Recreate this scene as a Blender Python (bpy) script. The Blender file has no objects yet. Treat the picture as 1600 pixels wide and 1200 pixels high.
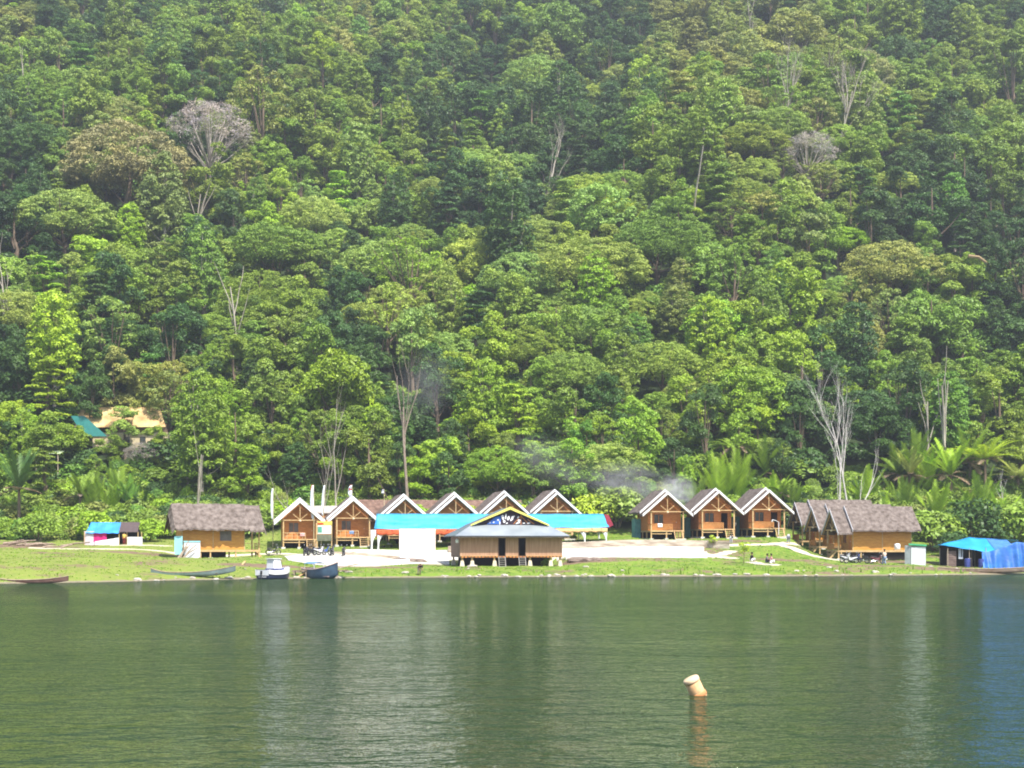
EXPO = 0.95
import bpy, bmesh, math, random
import numpy as np
from mathutils import Vector, Matrix
PI = math.pi
R = math.radians
random.seed(7)
C = bpy.context.scene.collection
scene = bpy.context.scene
F = 2400.0; HC = 3.5; HY = 845.0          # focal length in photo pixels, eye height (m), horizon row

def at(px, py, Y):                         # a photo pixel at a real distance -> world point
    return Vector(((px-800)/F*Y, Y, HC+(HY-py)/F*Y))

def sstep(a, b, x):
    t = np.clip((x-a)/(b-a), 0, 1); return t*t*(3-2*t)

# ------------------------------------------------------------------ materials
MATS = {}; ALB = .86
def L(c):                                  # sRGB 0-255 -> linear
    return tuple(((v/255)/12.92 if v/255 <= .04045 else ((v/255+.055)/1.055)**2.4) for v in c)

def mat(name, col, rough=.7, spec=.3, metal=0, var=.25, scale=3.0, stretch=(1,1,1), bump=0.0, bscale=None, col2=None, emit=None, coords='Object', wave=None, trans=0):
    if name in MATS: return MATS[name]
    col = tuple(v*ALB for v in col); col2 = tuple(v*ALB for v in col2) if col2 else None
    m = bpy.data.materials.new(name); m.use_nodes = True
    nt = m.node_tree; N = nt.nodes; K = nt.links
    b = N['Principled BSDF']; b.inputs['Roughness'].default_value = rough
    b.inputs['Specular IOR Level'].default_value = spec; b.inputs['Metallic'].default_value = metal
    tc = N.new('ShaderNodeTexCoord'); mp = N.new('ShaderNodeMapping'); mp.inputs['Scale'].default_value = stretch
    K.new(tc.outputs[coords], mp.inputs[0]); oi = N.new('ShaderNodeObjectInfo'); rs = N.new('ShaderNodeMath'); rs.operation = 'MULTIPLY'; rs.inputs[1].default_value = 60
    K.new(oi.outputs['Random'], rs.inputs[0]); K.new(rs.outputs[0], mp.inputs['Location'])
    no = N.new('ShaderNodeTexNoise'); no.inputs['Scale'].default_value = scale; no.inputs['Detail'].default_value = 5
    K.new(mp.outputs[0], no.inputs['Vector'])
    cr = N.new('ShaderNodeValToRGB'); cr.color_ramp.elements[0].position = .3; cr.color_ramp.elements[1].position = .7
    c1 = [max(0, v*(1-var)) for v in col]; c2 = list(col2) if col2 else [min(1, v*(1+var)) for v in col]
    if col2: c1 = list(col)
    cr.color_ramp.elements[0].color = (*c1, 1); cr.color_ramp.elements[1].color = (*c2, 1)
    K.new(no.outputs['Fac'], cr.inputs[0]); out = cr.outputs[0]
    if wave:                               # (axis, scale, depth): board joints
        wt = N.new('ShaderNodeTexWave'); wt.bands_direction = wave[0]; wt.inputs['Scale'].default_value = wave[1]
        wt.inputs['Distortion'].default_value = .4; wt.wave_profile = 'SAW'
        K.new(tc.outputs[coords], wt.inputs['Vector'])
        r2 = N.new('ShaderNodeValToRGB'); r2.color_ramp.elements[0].color = (wave[2],)*3+(1,); r2.color_ramp.elements[1].position = .25
        r2.color_ramp.elements[1].color = (1,1,1,1); K.new(wt.outputs['Fac'], r2.inputs[0])
        mx = N.new('ShaderNodeMix'); mx.data_type = 'RGBA'; mx.blend_type = 'MULTIPLY'; mx.inputs[0].default_value = 1
        K.new(out, mx.inputs[6]); K.new(r2.outputs[0], mx.inputs[7]); out = mx.outputs[2]
    K.new(out, b.inputs['Base Color'])
    if bump:
        n2 = N.new('ShaderNodeTexNoise'); n2.inputs['Scale'].default_value = bscale or scale*4; n2.inputs['Detail'].default_value = 6
        K.new(mp.outputs[0], n2.inputs['Vector'])
        bp = N.new('ShaderNodeBump'); bp.inputs['Strength'].default_value = 1; bp.inputs['Distance'].default_value = bump
        K.new(n2.outputs['Fac'], bp.inputs['Height']); K.new(bp.outputs[0], b.inputs['Normal'])
    MATS[name] = m
    return m

def leaf_mat(name, transl=.3, rough=.5):
    m = bpy.data.materials.new(name); m.use_nodes = True
    nt = m.node_tree; N = nt.nodes; K = nt.links
    b = N['Principled BSDF']; b.inputs['Roughness'].default_value = rough; b.inputs['Specular IOR Level'].default_value = .35
    at_ = N.new('ShaderNodeAttribute'); at_.attribute_type = 'INSTANCER'; at_.attribute_name = 'tint'
    lv = N.new('ShaderNodeAttribute'); lv.attribute_type = 'GEOMETRY'; lv.attribute_name = 'leafv'
    sc = N.new('ShaderNodeVectorMath'); sc.operation = 'SCALE'
    K.new(at_.outputs['Vector'], sc.inputs[0]); K.new(lv.outputs['Fac'], sc.inputs['Scale'])
    # clump hue drift, warm new growth against older leaves
    tc = N.new('ShaderNodeTexCoord'); no = N.new('ShaderNodeTexNoise'); no.inputs['Scale'].default_value = .45; no.inputs['Detail'].default_value = 3
    K.new(tc.outputs['Object'], no.inputs['Vector'])
    cr = N.new('ShaderNodeValToRGB'); cr.color_ramp.elements[0].position = .35; cr.color_ramp.elements[0].color = (.86,.90,1.0,1)
    cr.color_ramp.elements[1].position = .68; cr.color_ramp.elements[1].color = (1.16,1.12,.9,1); K.new(no.outputs['Fac'], cr.inputs[0])
    mu = N.new('ShaderNodeVectorMath'); mu.operation = 'MULTIPLY'; K.new(sc.outputs[0], mu.inputs[0]); K.new(cr.outputs[0], mu.inputs[1])
    K.new(mu.outputs[0], b.inputs['Base Color'])
    tr = N.new('ShaderNodeBsdfTranslucent'); K.new(mu.outputs[0], tr.inputs['Color'])
    mx = N.new('ShaderNodeMixShader'); mx.inputs[0].default_value = transl
    K.new(b.outputs[0], mx.inputs[1]); K.new(tr.outputs[0], mx.inputs[2]); K.new(mx.outputs[0], N['Material Output'].inputs['Surface'])
    return m

# ------------------------------------------------------------------ mesh builder
class MB:
    def __init__(s): s.v = []; s.f = []
    def add(s, vs, fs):
        n = len(s.v); s.v += [tuple(v) for v in vs]; s.f += [tuple(i+n for i in f) for f in fs]; return s
    def box(s, x0, x1, y0, y1, z0, z1):
        return s.add([(x0,y0,z0),(x1,y0,z0),(x1,y1,z0),(x0,y1,z0),(x0,y0,z1),(x1,y0,z1),(x1,y1,z1),(x0,y1,z1)],
                     [(0,3,2,1),(4,5,6,7),(0,1,5,4),(1,2,6,5),(2,3,7,6),(3,0,4,7)])
    def beam(s, p, q, w, h=None, up=(0,0,1)):      # rectangular bar p->q
        p = Vector(p); q = Vector(q); h = h or w; d = (q-p).normalized(); u = Vector(up)
        if abs(d.dot(u)) > .98: u = Vector((1,0,0))
        a = d.cross(u).normalized()*w/2; b = a.cross(d).normalized()*h/2
        vs = [p-a-b, p+a-b, p+a+b, p-a+b, q-a-b, q+a-b, q+a+b, q-a+b]
        return s.add(vs, [(0,3,2,1),(4,5,6,7),(0,1,5,4),(1,2,6,5),(2,3,7,6),(3,0,4,7)])
    def tube(s, pts, rad, n=6, cap=True):
        pts = [Vector(p) for p in pts]; rings = []
        if not hasattr(rad, '__len__'): rad = [rad]*len(pts)
        ref = Vector((0,0,1))
        for i, p in enumerate(pts):
            d = (pts[min(i+1,len(pts)-1)]-pts[max(i-1,0)]).normalized()
            if abs(d.dot(ref)) > .95: rr = Vector((1,0,0))
            else: rr = ref
            a = d.cross(rr).normalized(); b = a.cross(d).normalized()
            if abs(d.z) > .95:                     # keep rings aligned on vertical stems
                a = Vector((1,0,0)); a = (a-d*a.dot(d)).normalized(); b = d.cross(a)
            rings.append([p+(a*math.cos(2*PI*k/n)+b*math.sin(2*PI*k/n))*rad[i] for k in range(n)])
        m = len(s.v)
        for r in rings: s.v += [tuple(v) for v in r]
        for i in range(len(pts)-1):
            for k in range(n):
                s.f.append((m+i*n+k, m+i*n+(k+1)%n, m+(i+1)*n+(k+1)%n, m+(i+1)*n+k))
        if cap: s.f.append(tuple(m+k for k in range(n))[::-1]); s.f.append(tuple(m+(len(pts)-1)*n+k for k in range(n)))
        return s
    def lathe(s, prof, n=16, c=(0,0,0)):           # prof: (r, z)
        m = len(s.v)
        for r, z in prof:
            for k in range(n): s.v.append((c[0]+r*math.cos(2*PI*k/n), c[1]+r*math.sin(2*PI*k/n), c[2]+z))
        for i in range(len(prof)-1):
            for k in range(n): s.f.append((m+i*n+k, m+i*n+(k+1)%n, m+(i+1)*n+(k+1)%n, m+(i+1)*n+k))
        s.f.append(tuple(m+k for k in range(n))[::-1]); s.f.append(tuple(m+(len(prof)-1)*n+k for k in range(n)))
        return s
    def torus(s, c, R0, r, axis='Y', n=16, k=6):
        m = len(s.v)
        for i in range(n):
            a = 2*PI*i/n
            for j in range(k):
                b = 2*PI*j/k; rr = R0+r*math.cos(b); h = r*math.sin(b)
                p = (rr*math.cos(a), h, rr*math.sin(a)) if axis == 'Y' else (rr*math.cos(a), rr*math.sin(a), h)
                s.v.append((c[0]+p[0], c[1]+p[1], c[2]+p[2]))
        for i in range(n):
            for j in range(k): s.f.append((m+i*k+j, m+i*k+(j+1)%k, m+((i+1)%n)*k+(j+1)%k, m+((i+1)%n)*k+j))
        return s
    def slab(s, pts, t):                            # polygon pts extruded by vector t
        n = len(pts); t = Vector(t)
        vs = [Vector(p) for p in pts]+[Vector(p)+t for p in pts]
        fs = [tuple(range(n))[::-1], tuple(range(n, 2*n))]+[(i, (i+1)%n, (i+1)%n+n, i+n) for i in range(n)]
        return s.add(vs, fs)
    def grid(s, fn, nu, nv, thick=None):            # fn(u,v)->point; optional thickness vector
        m = len(s.v); P = [[Vector(fn(i/nu, j/nv)) for j in range(nv+1)] for i in range(nu+1)]
        for r in P: s.v += [tuple(p) for p in r]
        ix = lambda i, j, o=0: m+o+i*(nv+1)+j
        for i in range(nu):
            for j in range(nv): s.f.append((ix(i,j), ix(i+1,j), ix(i+1,j+1), ix(i,j+1)))
        if thick is not None:
            t = Vector(thick); o = (nu+1)*(nv+1)
            for r in P: s.v += [tuple(p+t) for p in r]
            for i in range(nu):
                for j in range(nv): s.f.append((ix(i,j,o), ix(i,j+1,o), ix(i+1,j+1,o), ix(i+1,j,o)))
            for i in range(nu):
                s.f.append((ix(i+1,0), ix(i,0), ix(i,0,o), ix(i+1,0,o))); s.f.append((ix(i,nv), ix(i+1,nv), ix(i+1,nv,o), ix(i,nv,o)))
            for j in range(nv):
                s.f.append((ix(0,j), ix(0,j+1), ix(0,j+1,o), ix(0,j,o))); s.f.append((ix(nu,j+1), ix(nu,j), ix(nu,j,o), ix(nu,j+1,o)))
        return s
    def mesh(s, name, m, fix=True):
        me = bpy.data.meshes.new(name); me.from_pydata(s.v, [], s.f)
        if fix:
            bm = bmesh.new(); bm.from_mesh(me); bmesh.ops.recalc_face_normals(bm, faces=bm.faces); bm.to_mesh(me); bm.free()
        me.materials.append(m); me.update(); return me
    def build(s, name, m, parent=None, smooth=False, bevel=0, fix=True):
        me = s.mesh(name, m, fix)
        if smooth: me.polygons.foreach_set('use_smooth', [True]*len(me.polygons))
        o = bpy.data.objects.new(name, me); C.objects.link(o)
        if parent: o.parent = parent
        if bevel:
            b = o.modifiers.new('bevel', 'BEVEL'); b.width = bevel; b.segments = 2; b.limit_method = 'ANGLE'
        return o

def tag(o, label=None, cat=None, group=None, kind=None):
    if label: o['label'] = label
    if cat: o['category'] = cat
    if group: o['group'] = group
    if kind: o['kind'] = kind
    return o
def empty(name, loc, rz=0, label=None, cat=None, group=None):
    o = bpy.data.objects.new(name, None); C.objects.link(o); o.location = loc; o.rotation_euler = (0,0,rz)
    o.empty_display_size = .3
    return tag(o, label, cat, group)
def copy_tree(o, parent=None):
    c = o.copy(); C.objects.link(c); c.parent = parent
    for ch in list(o.children): copy_tree(ch, c)
    return c

# ------------------------------------------------------------------ terrain
_ctrl = []
def cp(px, py, Y): p = at(px, py, Y); _ctrl.append((p.x, p.y, p.z))
def cz(px, z, Y): _ctrl.append(((px-800)/F*Y, Y, z))
SHORE = [(-260,112),(-100,120),(0,125),(150,130),(300,137),(450,142),(600,145.5),(750,147.5),(900,150),(1100,151),(1250,152),(1400,155),(1500,158),(1600,161),(1750,165),(1900,168)]
def shore_y(px): return float(np.interp(px, [a for a,b in SHORE], [b for a,b in SHORE]))
for a, b in SHORE: cz(a, 0.0, b); cz(a, -1.0, b-7); cz(a, .3, b+1.6)
for q in [(718,885,160),(880,884,160),(790,885,161),(290,874,171),(394,873,171),(330,873,176),(0,872,155),(150,870,157),(100,856,178),(240,862,175),
          (440,856,186),(520,855,187),(600,853,188),(700,849,189),(800,846,190),(870,844,191),(590,857,180),(700,855,180),(800,851,180),(950,847,181),
          (540,883,160),(560,870,168),(640,880,162),(650,876,171),(480,868,168),(430,872,160),(900,873,166),(1000,872,166),(1130,872,168),(900,857,177),(1130,853,178),
          (1010,839,187),(1120,839,188),(1240,838,189),(1190,847,182),(1250,859,176),(1200,878,163),(1150,884,160),(1310,885,162),(1440,882,168),(1480,884,169),(1590,889,168),(1700,889,172),
          (130,851,185),(220,850.5,185),(0,848,188),(60,852,180),(1150,836,194),(1000,836,194),(880,838,196),(450,850,194),(340,852,190),(1500,868,180),(1560,860,190),(1420,868,182)]: cp(*q)
def cw(X, Y, z): _ctrl.append((X, Y, z))
cw(38.3,174,1.33); cw(45,174.5,1.35); cw(38,181,1.55); cw(44,182,1.7); cw(37.5,188,2.6); cw(43,189,2.7); cw(34,175,2.1); cw(33.6,182,3.0)
_cp = np.array(_ctrl); _n = len(_cp)
_A = -np.sqrt(((_cp[:,None,:2]-_cp[None,:,:2])**2).sum(-1)+4.0)
_P = np.hstack([np.ones((_n,1)), _cp[:,:2]]); _M = np.block([[_A-np.eye(_n)*.04, _P],[_P.T, np.zeros((3,3))]])
_W = np.linalg.solve(_M, np.concatenate([_cp[:,2], [0,0,0]]))
def near_z(X, Y):
    X = np.atleast_1d(np.asarray(X, float)); Y = np.atleast_1d(np.asarray(Y, float))
    d = -np.sqrt((X[:,None]-_cp[None,:,0])**2+(Y[:,None]-_cp[None,:,1])**2+4.0)
    return d@_W[:_n]+_W[_n]+_W[_n+1]*X+_W[_n+2]*Y
def hill_z(X, Y):
    d = np.maximum(Y-197, 0)
    z = 3.6+.40*d+.11*np.where(d > 14, (d-14)-9*(1-np.exp(-np.maximum(d-14, 0)/9)), 0)*2.0
    n = 5.5*np.sin(X/36+.9+Y/95)+4.0*np.sin(X/20-Y/37+1.9)+3.0*np.sin(Y/24+X/55)
    sp = 11*np.exp(-((X-32-(Y-250)*.25)/26)**2)*sstep(225,290,Y)*(1-.7*sstep(300,360,Y))
    return z+n*sstep(212,270,Y)+sp
def ground(X, Y):
    X = np.atleast_1d(np.asarray(X, float)); Y = np.atleast_1d(np.asarray(Y, float))
    nz = near_z(X, Y); lo = sstep(185, 200, Y)
    nz = np.clip(nz, -4, 5.2); z = nz*(1-lo)+hill_z(X, Y)*lo
    for (cx, cy, yaw, hw, y0, y1, pz) in PADS:      # levelled ground under each building
        dx, dy = X-cx, Y-cy; u = dx*math.cos(yaw)+dy*math.sin(yaw); v = -dx*math.sin(yaw)+dy*math.cos(yaw)
        d = np.hypot(np.maximum(np.abs(u)-hw, 0), np.maximum(np.maximum(y0-v, v-y1), 0)); k = 1-sstep(0, 1.6, d); z = z*(1-k)+pz*k
    return z
PADS = []
HUTS = []
for i_, (px_, py_, Y_) in enumerate([(468,778,186),(550,775,187),(630,772,188),(709,769,189),(787,767,190),(866,765,191)]):
    p_ = at(px_, py_, Y_); HUTS.append((p_.x, Y_, p_.z-6.12, R(11+(i_*37%5-2)*.5), 6.2))
for px_, py_, Y_ in [(1038,765,187),(1117,763,188),(1195,762,189)]:
    p_ = at(px_, py_, Y_); HUTS.append((p_.x, Y_, p_.z-6.12, R(7), 6.2))
for i_, zb_ in enumerate((1.33, 1.75, 2.45)): HUTS.append((38.35-.73*i_, 176+6.96*i_, zb_, R(-84), 6.9))
HUTS.append((at(377,790,172).x, 172, 1.5, R(111), 6.9))
for h_ in HUTS: PADS.append((h_[0], h_[1], h_[3], 2.2, -1.9, h_[4]+.1, h_[2]-.02))
PADS.append((at(799,845,160).x, 160, R(9.5), 5.5, -.5, 7.5, .84))
def gz(x, y): return float(ground(x, y)[0])
def on(px, Y, dz=0): X = (px-800)/F*Y; return Vector((X, Y, gz(X, Y)+dz))
def hit(px, py, h):                          # where the ray through (px,py) meets the hillside raised by h
    Ys = np.arange(196, 560, .5); X = (px-800)/F*Ys; g = ground(X, Ys)+h-(HC+(HY-py)/F*Ys)
    k = np.argmax(g > 0) if (g > 0).any() else len(Ys)-1
    return float(X[k]), float(Ys[k])

def terrain_mesh():
    xs = np.unique(np.concatenate([np.arange(-330,-75,6), np.arange(-75,85,1.0), np.arange(85,330,6)]))
    ys = np.unique(np.concatenate([np.arange(96,120,3), np.arange(120,204,.9), np.arange(204,262,2.5), np.arange(262,640,7)]))
    X, Y = np.meshgrid(xs, ys, indexing='ij'); Z = ground(X.ravel(), Y.ravel())
    rng = np.random.default_rng(3); Z = Z+rng.normal(0, .03, Z.shape)*(Z > .15)
    v = np.column_stack([X.ravel(), Y.ravel(), Z]); ny = len(ys); f = []
    I, J = np.meshgrid(np.arange(len(xs)-1), np.arange(ny-1), indexing='ij'); a = (I*ny+J).ravel()
    f = np.column_stack([a, a+ny, a+ny+1, a+1])
    me = bpy.data.meshes.new('ground'); me.from_pydata(v.tolist(), [], f.tolist()); me.polygons.foreach_set('use_smooth', [True]*len(me.polygons))
    return me

def ground_mat():
    m = bpy.data.materials.new('meadow'); m.use_nodes = True; nt = m.node_tree; N = nt.nodes; K = nt.links
    b = N['Principled BSDF']; b.inputs['Roughness'].default_value = .9; b.inputs['Specular IOR Level'].default_value = .15
    g = N.new('ShaderNodeNewGeometry'); sx = N.new('ShaderNodeSeparateXYZ'); K.new(g.outputs['Position'], sx.inputs[0])
    def noise(s, d=5, off=0):
        mp = N.new('ShaderNodeMapping'); mp.inputs['Location'].default_value = (off,off,0); K.new(g.outputs['Position'], mp.inputs[0])
        n = N.new('ShaderNodeTexNoise'); n.inputs['Scale'].default_value = s; n.inputs['Detail'].default_value = d; K.new(mp.outputs[0], n.inputs['Vector']); return n.outputs['Fac']
    def ramp(v, a, bb):
        r = N.new('ShaderNodeMapRange'); r.interpolation_type = 'SMOOTHSTEP'; r.inputs[1].default_value = a; r.inputs[2].default_value = bb; K.new(v, r.inputs[0]); return r.outputs[0]
    def mix(f, a, bb):
        mx = N.new('ShaderNodeMix'); mx.data_type = 'RGBA'
        if hasattr(f, 'links'): K.new(f, mx.inputs[0])
        else: mx.inputs[0].default_value = f
        for k, c in ((6,a),(7,bb)):
            if hasattr(c, 'links'): K.new(c, mx.inputs[k])
            else: mx.inputs[k].default_value = (*c, 1)
        return mx.outputs[2]
    def math_(op, a, bb):
        n = N.new('ShaderNodeMath'); n.operation = op
        for k, c in enumerate((a, bb)):
            if hasattr(c, 'links'): K.new(c, n.inputs[k])
            else: n.inputs[k].default_value = c
        return n.outputs[0]
    grass = mix(ramp(noise(.35), .38, .62), G_DARK, G_LIGHT)
    grass = mix(ramp(noise(2.2, 6, 9), .42, .62), grass, G_DRY)
    grass = mix(math_('MULTIPLY', ramp(noise(5, 6, 4), .5, .75), .35), grass, G_DARK)
    left = ramp(math_('ADD', sx.outputs[0], math_('MULTIPLY', noise(.1), 20)), -6, -24)
    grass = mix(math_('MULTIPLY', left, .55), grass, G_YEL)
    dirt = mix(noise(1.5), (.10,.065,.04), (.25,.18,.12))
    dm = ramp(noise(.16, 6, 31), .54, .64)
    out = mix(math_('MULTIPLY', dm, ramp(noise(1.2,4,3),.35,.55)), grass, dirt)
    # dirt banks and bare earth with a place of their own
    for (x, y, rx, ry) in DIRT:
        mp = N.new('ShaderNodeMapping'); mp.vector_type = 'POINT'; mp.inputs['Location'].default_value = (-x/rx, -y/ry, 0); mp.inputs['Scale'].default_value = (1/rx, 1/ry, 0); K.new(g.outputs['Position'], mp.inputs[0])
        ln = N.new('ShaderNodeVectorMath'); ln.operation = 'LENGTH'; K.new(mp.outputs[0], ln.inputs[0])
        k = ramp(math_('ADD', ln.outputs['Value'], math_('MULTIPLY', math_('SUBTRACT', noise(.8,5,x), .5), 1.6)), 1.15, .75)
        out = mix(k, out, dirt)
    mud = mix(noise(3), (.09,.075,.05), (.34,.29,.2))
    z = math_('ADD', sx.outputs[2], math_('MULTIPLY', math_('SUBTRACT', noise(.9,5,17), .5), .28))
    out = mix(ramp(z, .16, .06), out, mud)
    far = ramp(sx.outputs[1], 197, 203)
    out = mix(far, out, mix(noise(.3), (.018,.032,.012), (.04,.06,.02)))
    K.new(out, b.inputs['Base Color'])
    bp = N.new('ShaderNodeBump'); bp.inputs['Distance'].default_value = .12; K.new(noise(6,6), bp.inputs['Height']); K.new(bp.outputs[0], b.inputs['Normal'])
    return m
G_DARK=(.065,.135,.015); G_LIGHT=(.14,.235,.022); G_DRY=(.20,.235,.05); G_YEL=(.22,.24,.06)
DIRT = [(-60,178,9,4),(6.8,163.5,5,1.6),(-38,166,3.2,1.2),(-44,172,5,1.1),(38,163,6,1.1),(26.5,183,4,1.0),(47,161,6,1.6),(-24,150,5,2.2),(-14,155,5,2.0),(29,166,3,1.2),(-58,139,5,1.0),(15,181.5,14,1.1),(31,179.3,4,1.0),(43,171.5,5,2)]
gm = terrain_mesh(); gm.materials.append(ground_mat()); g_ = bpy.data.objects.new('ground', gm); C.objects.link(g_); tag(g_, kind='structure')

# ------------------------------------------------------------------ water
def water():
    m = bpy.data.materials.new('lake_water'); m.use_nodes = True; nt = m.node_tree; N = nt.nodes; K = nt.links
    b = N['Principled BSDF']; b.inputs['Base Color'].default_value = (*WATER_COL, 1); b.inputs['Roughness'].default_value = .06; b.inputs['IOR'].default_value = 1.333
    g = N.new('ShaderNodeNewGeometry')
    def n(scale, det, sx=1, sy=1, rot=0, dist=0):
        mp = N.new('ShaderNodeMapping'); mp.inputs['Scale'].default_value = (sx, sy, 1); mp.inputs['Rotation'].default_value = (0,0,rot); K.new(g.outputs['Position'], mp.inputs[0])
        t = N.new('ShaderNodeTexNoise'); t.inputs['Scale'].default_value = scale; t.inputs['Detail'].default_value = det; t.inputs['Distortion'].default_value = dist
        K.new(mp.outputs[0], t.inputs['Vector']); return t.outputs['Fac']
    gust = N.new('ShaderNodeMapRange'); gust.inputs[1].default_value = .35; gust.inputs[2].default_value = .65; gust.inputs[3].default_value = .55; gust.inputs[4].default_value = 1.3; K.new(n(.045, 3, .5, 1, .1, .6), gust.inputs[0])
    prev = None
    for fac, dist in ((n(.55, 3, .7, 1, .15, .5), .26), (n(1.7, 4, .7, 1, -.12, .6), .13), (n(5, 3, .8, 1, .05), .05), (n(.16, 2, .8, 1, .3), .22)):
        bp = N.new('ShaderNodeBump'); bp.inputs['Distance'].default_value = dist*WAVE; K.new(fac, bp.inputs['Height'])
        if prev: K.new(prev, bp.inputs['Normal'])
        K.new(gust.outputs[0], bp.inputs['Strength'])
        prev = bp.outputs[0]
    # deep green body under facets that mostly tilt towards the viewer: reflection at about half its flat-water strength
    df = N.new('ShaderNodeBsdfDiffuse'); df.inputs['Color'].default_value = (*WATER_COL, 1)
    gl = N.new('ShaderNodeBsdfGlossy'); gl.inputs['Roughness'].default_value = .045; K.new(prev, gl.inputs['Normal'])
    fr = N.new('ShaderNodeFresnel'); fr.inputs['IOR'].default_value = 1.333; K.new(prev, fr.inputs['Normal'])
    mm = N.new('ShaderNodeMath'); mm.operation = 'MULTIPLY'; mm.inputs[1].default_value = REFL; K.new(fr.outputs[0], mm.inputs[0])
    mx = N.new('ShaderNodeMixShader'); K.new(mm.outputs[0], mx.inputs[0]); K.new(df.outputs[0], mx.inputs[1]); K.new(gl.outputs[0], mx.inputs[2]); K.new(mx.outputs[0], N['Material Output'].inputs['Surface']); N.remove(b)
    M = MB(); M.add([(-900,-300,0),(900,-300,0),(900,230,0),(-900,230,0)], [(0,1,2,3)])
    o = M.build('water', m, fix=False); tag(o, kind='structure')
WATER_COL = (.018,.036,.012); WAVE = 2.05; REFL = .93
# ------------------------------------------------------------------ building materials
wood = mat('orange_plank_wood', (.54,.18,.05), .65, .2, scale=1.5, stretch=(1,1,4), col2=(.74,.30,.085), wave=('Z', 2.2, .55))
wood_gold = mat('golden_plank_wood', (.58,.25,.045), .6, .25, scale=1.5, stretch=(1,1,4), col2=(.76,.38,.08), wave=('Z', 2.2, .6))
wood_red = mat('red_brown_plank_wood', (.54,.19,.055), .65, .2, scale=1.5, stretch=(1,1,4), col2=(.74,.31,.09), wave=('X', 2.2, .6))
pale = mat('pale_timber', (.48,.31,.14), .7, .2, scale=3, col2=(.66,.47,.24))
slatm = mat('amber_bamboo_slats', (.50,.21,.06), .6, .2, scale=4, col2=(.62,.30,.10), wave=('X', 6, .45))
white = mat('white_painted_board', (.80,.80,.80), .5, .3, scale=2, var=.06)
thatch = mat('weathered_palm_thatch', (.105,.082,.07), .95, .05, scale=2.2, stretch=(1,1,1), col2=(.27,.225,.20), bump=.12, bscale=9)
thatch_b = mat('brown_palm_thatch', (.13,.085,.06), .95, .05, scale=2.0, col2=(.27,.19,.145), bump=.12, bscale=9)
conc = mat('pale_concrete', (.55,.52,.46), .85, .1, scale=1.5, col2=(.74,.72,.68), bump=.02)
teal = mat('teal_painted_board', (.12,.34,.33), .6, .3, scale=2, var=.2)
glassm = mat('dark_window_glass', (.035,.04,.04), .15, .5, scale=1, var=.3)
glassg = mat('grey_shutter', (.16,.14,.13), .5, .3, scale=2, var=.3)
dark = mat('shade_black_board', (.03,.024,.02), .9, .05, scale=2, var=.3)  # near-black, interior and underfloor shade put into the colour
lampm = mat('cream_lamp', (.8,.68,.5), .4, .4, scale=5, var=.05)
redm = mat('red_cloth', (.55,.03,.02), .8, .1, var=.15)
whitecloth = mat('white_cloth', (.82,.82,.84), .85, .1, scale=2, var=.05)
GRP_ROW = 'thatched stilt huts with gabled porches'

def thatched(M, P, nu=26, nv=9, t=.17, rag=.12, seed=1):
    """thick thatch sheet: P(u along ridge, v ridge->eave)"""
    rnd = random.Random(seed)
    jit = {}
    def fn(u, v):
        p = Vector(P(u, v)); k = (round(u*nu), round(v*nv))
        if k not in jit: jit[k] = (rnd.uniform(-1,1), rnd.uniform(0,1))
        a, b = jit[k]; p.z += .045*a
        if v > .999: q = Vector(P(u, 1))-Vector(P(u, 0)); p += q.normalized()*rag*b
        return p
    return M.grid(fn, nu, nv, (0,0,-t))

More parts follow.
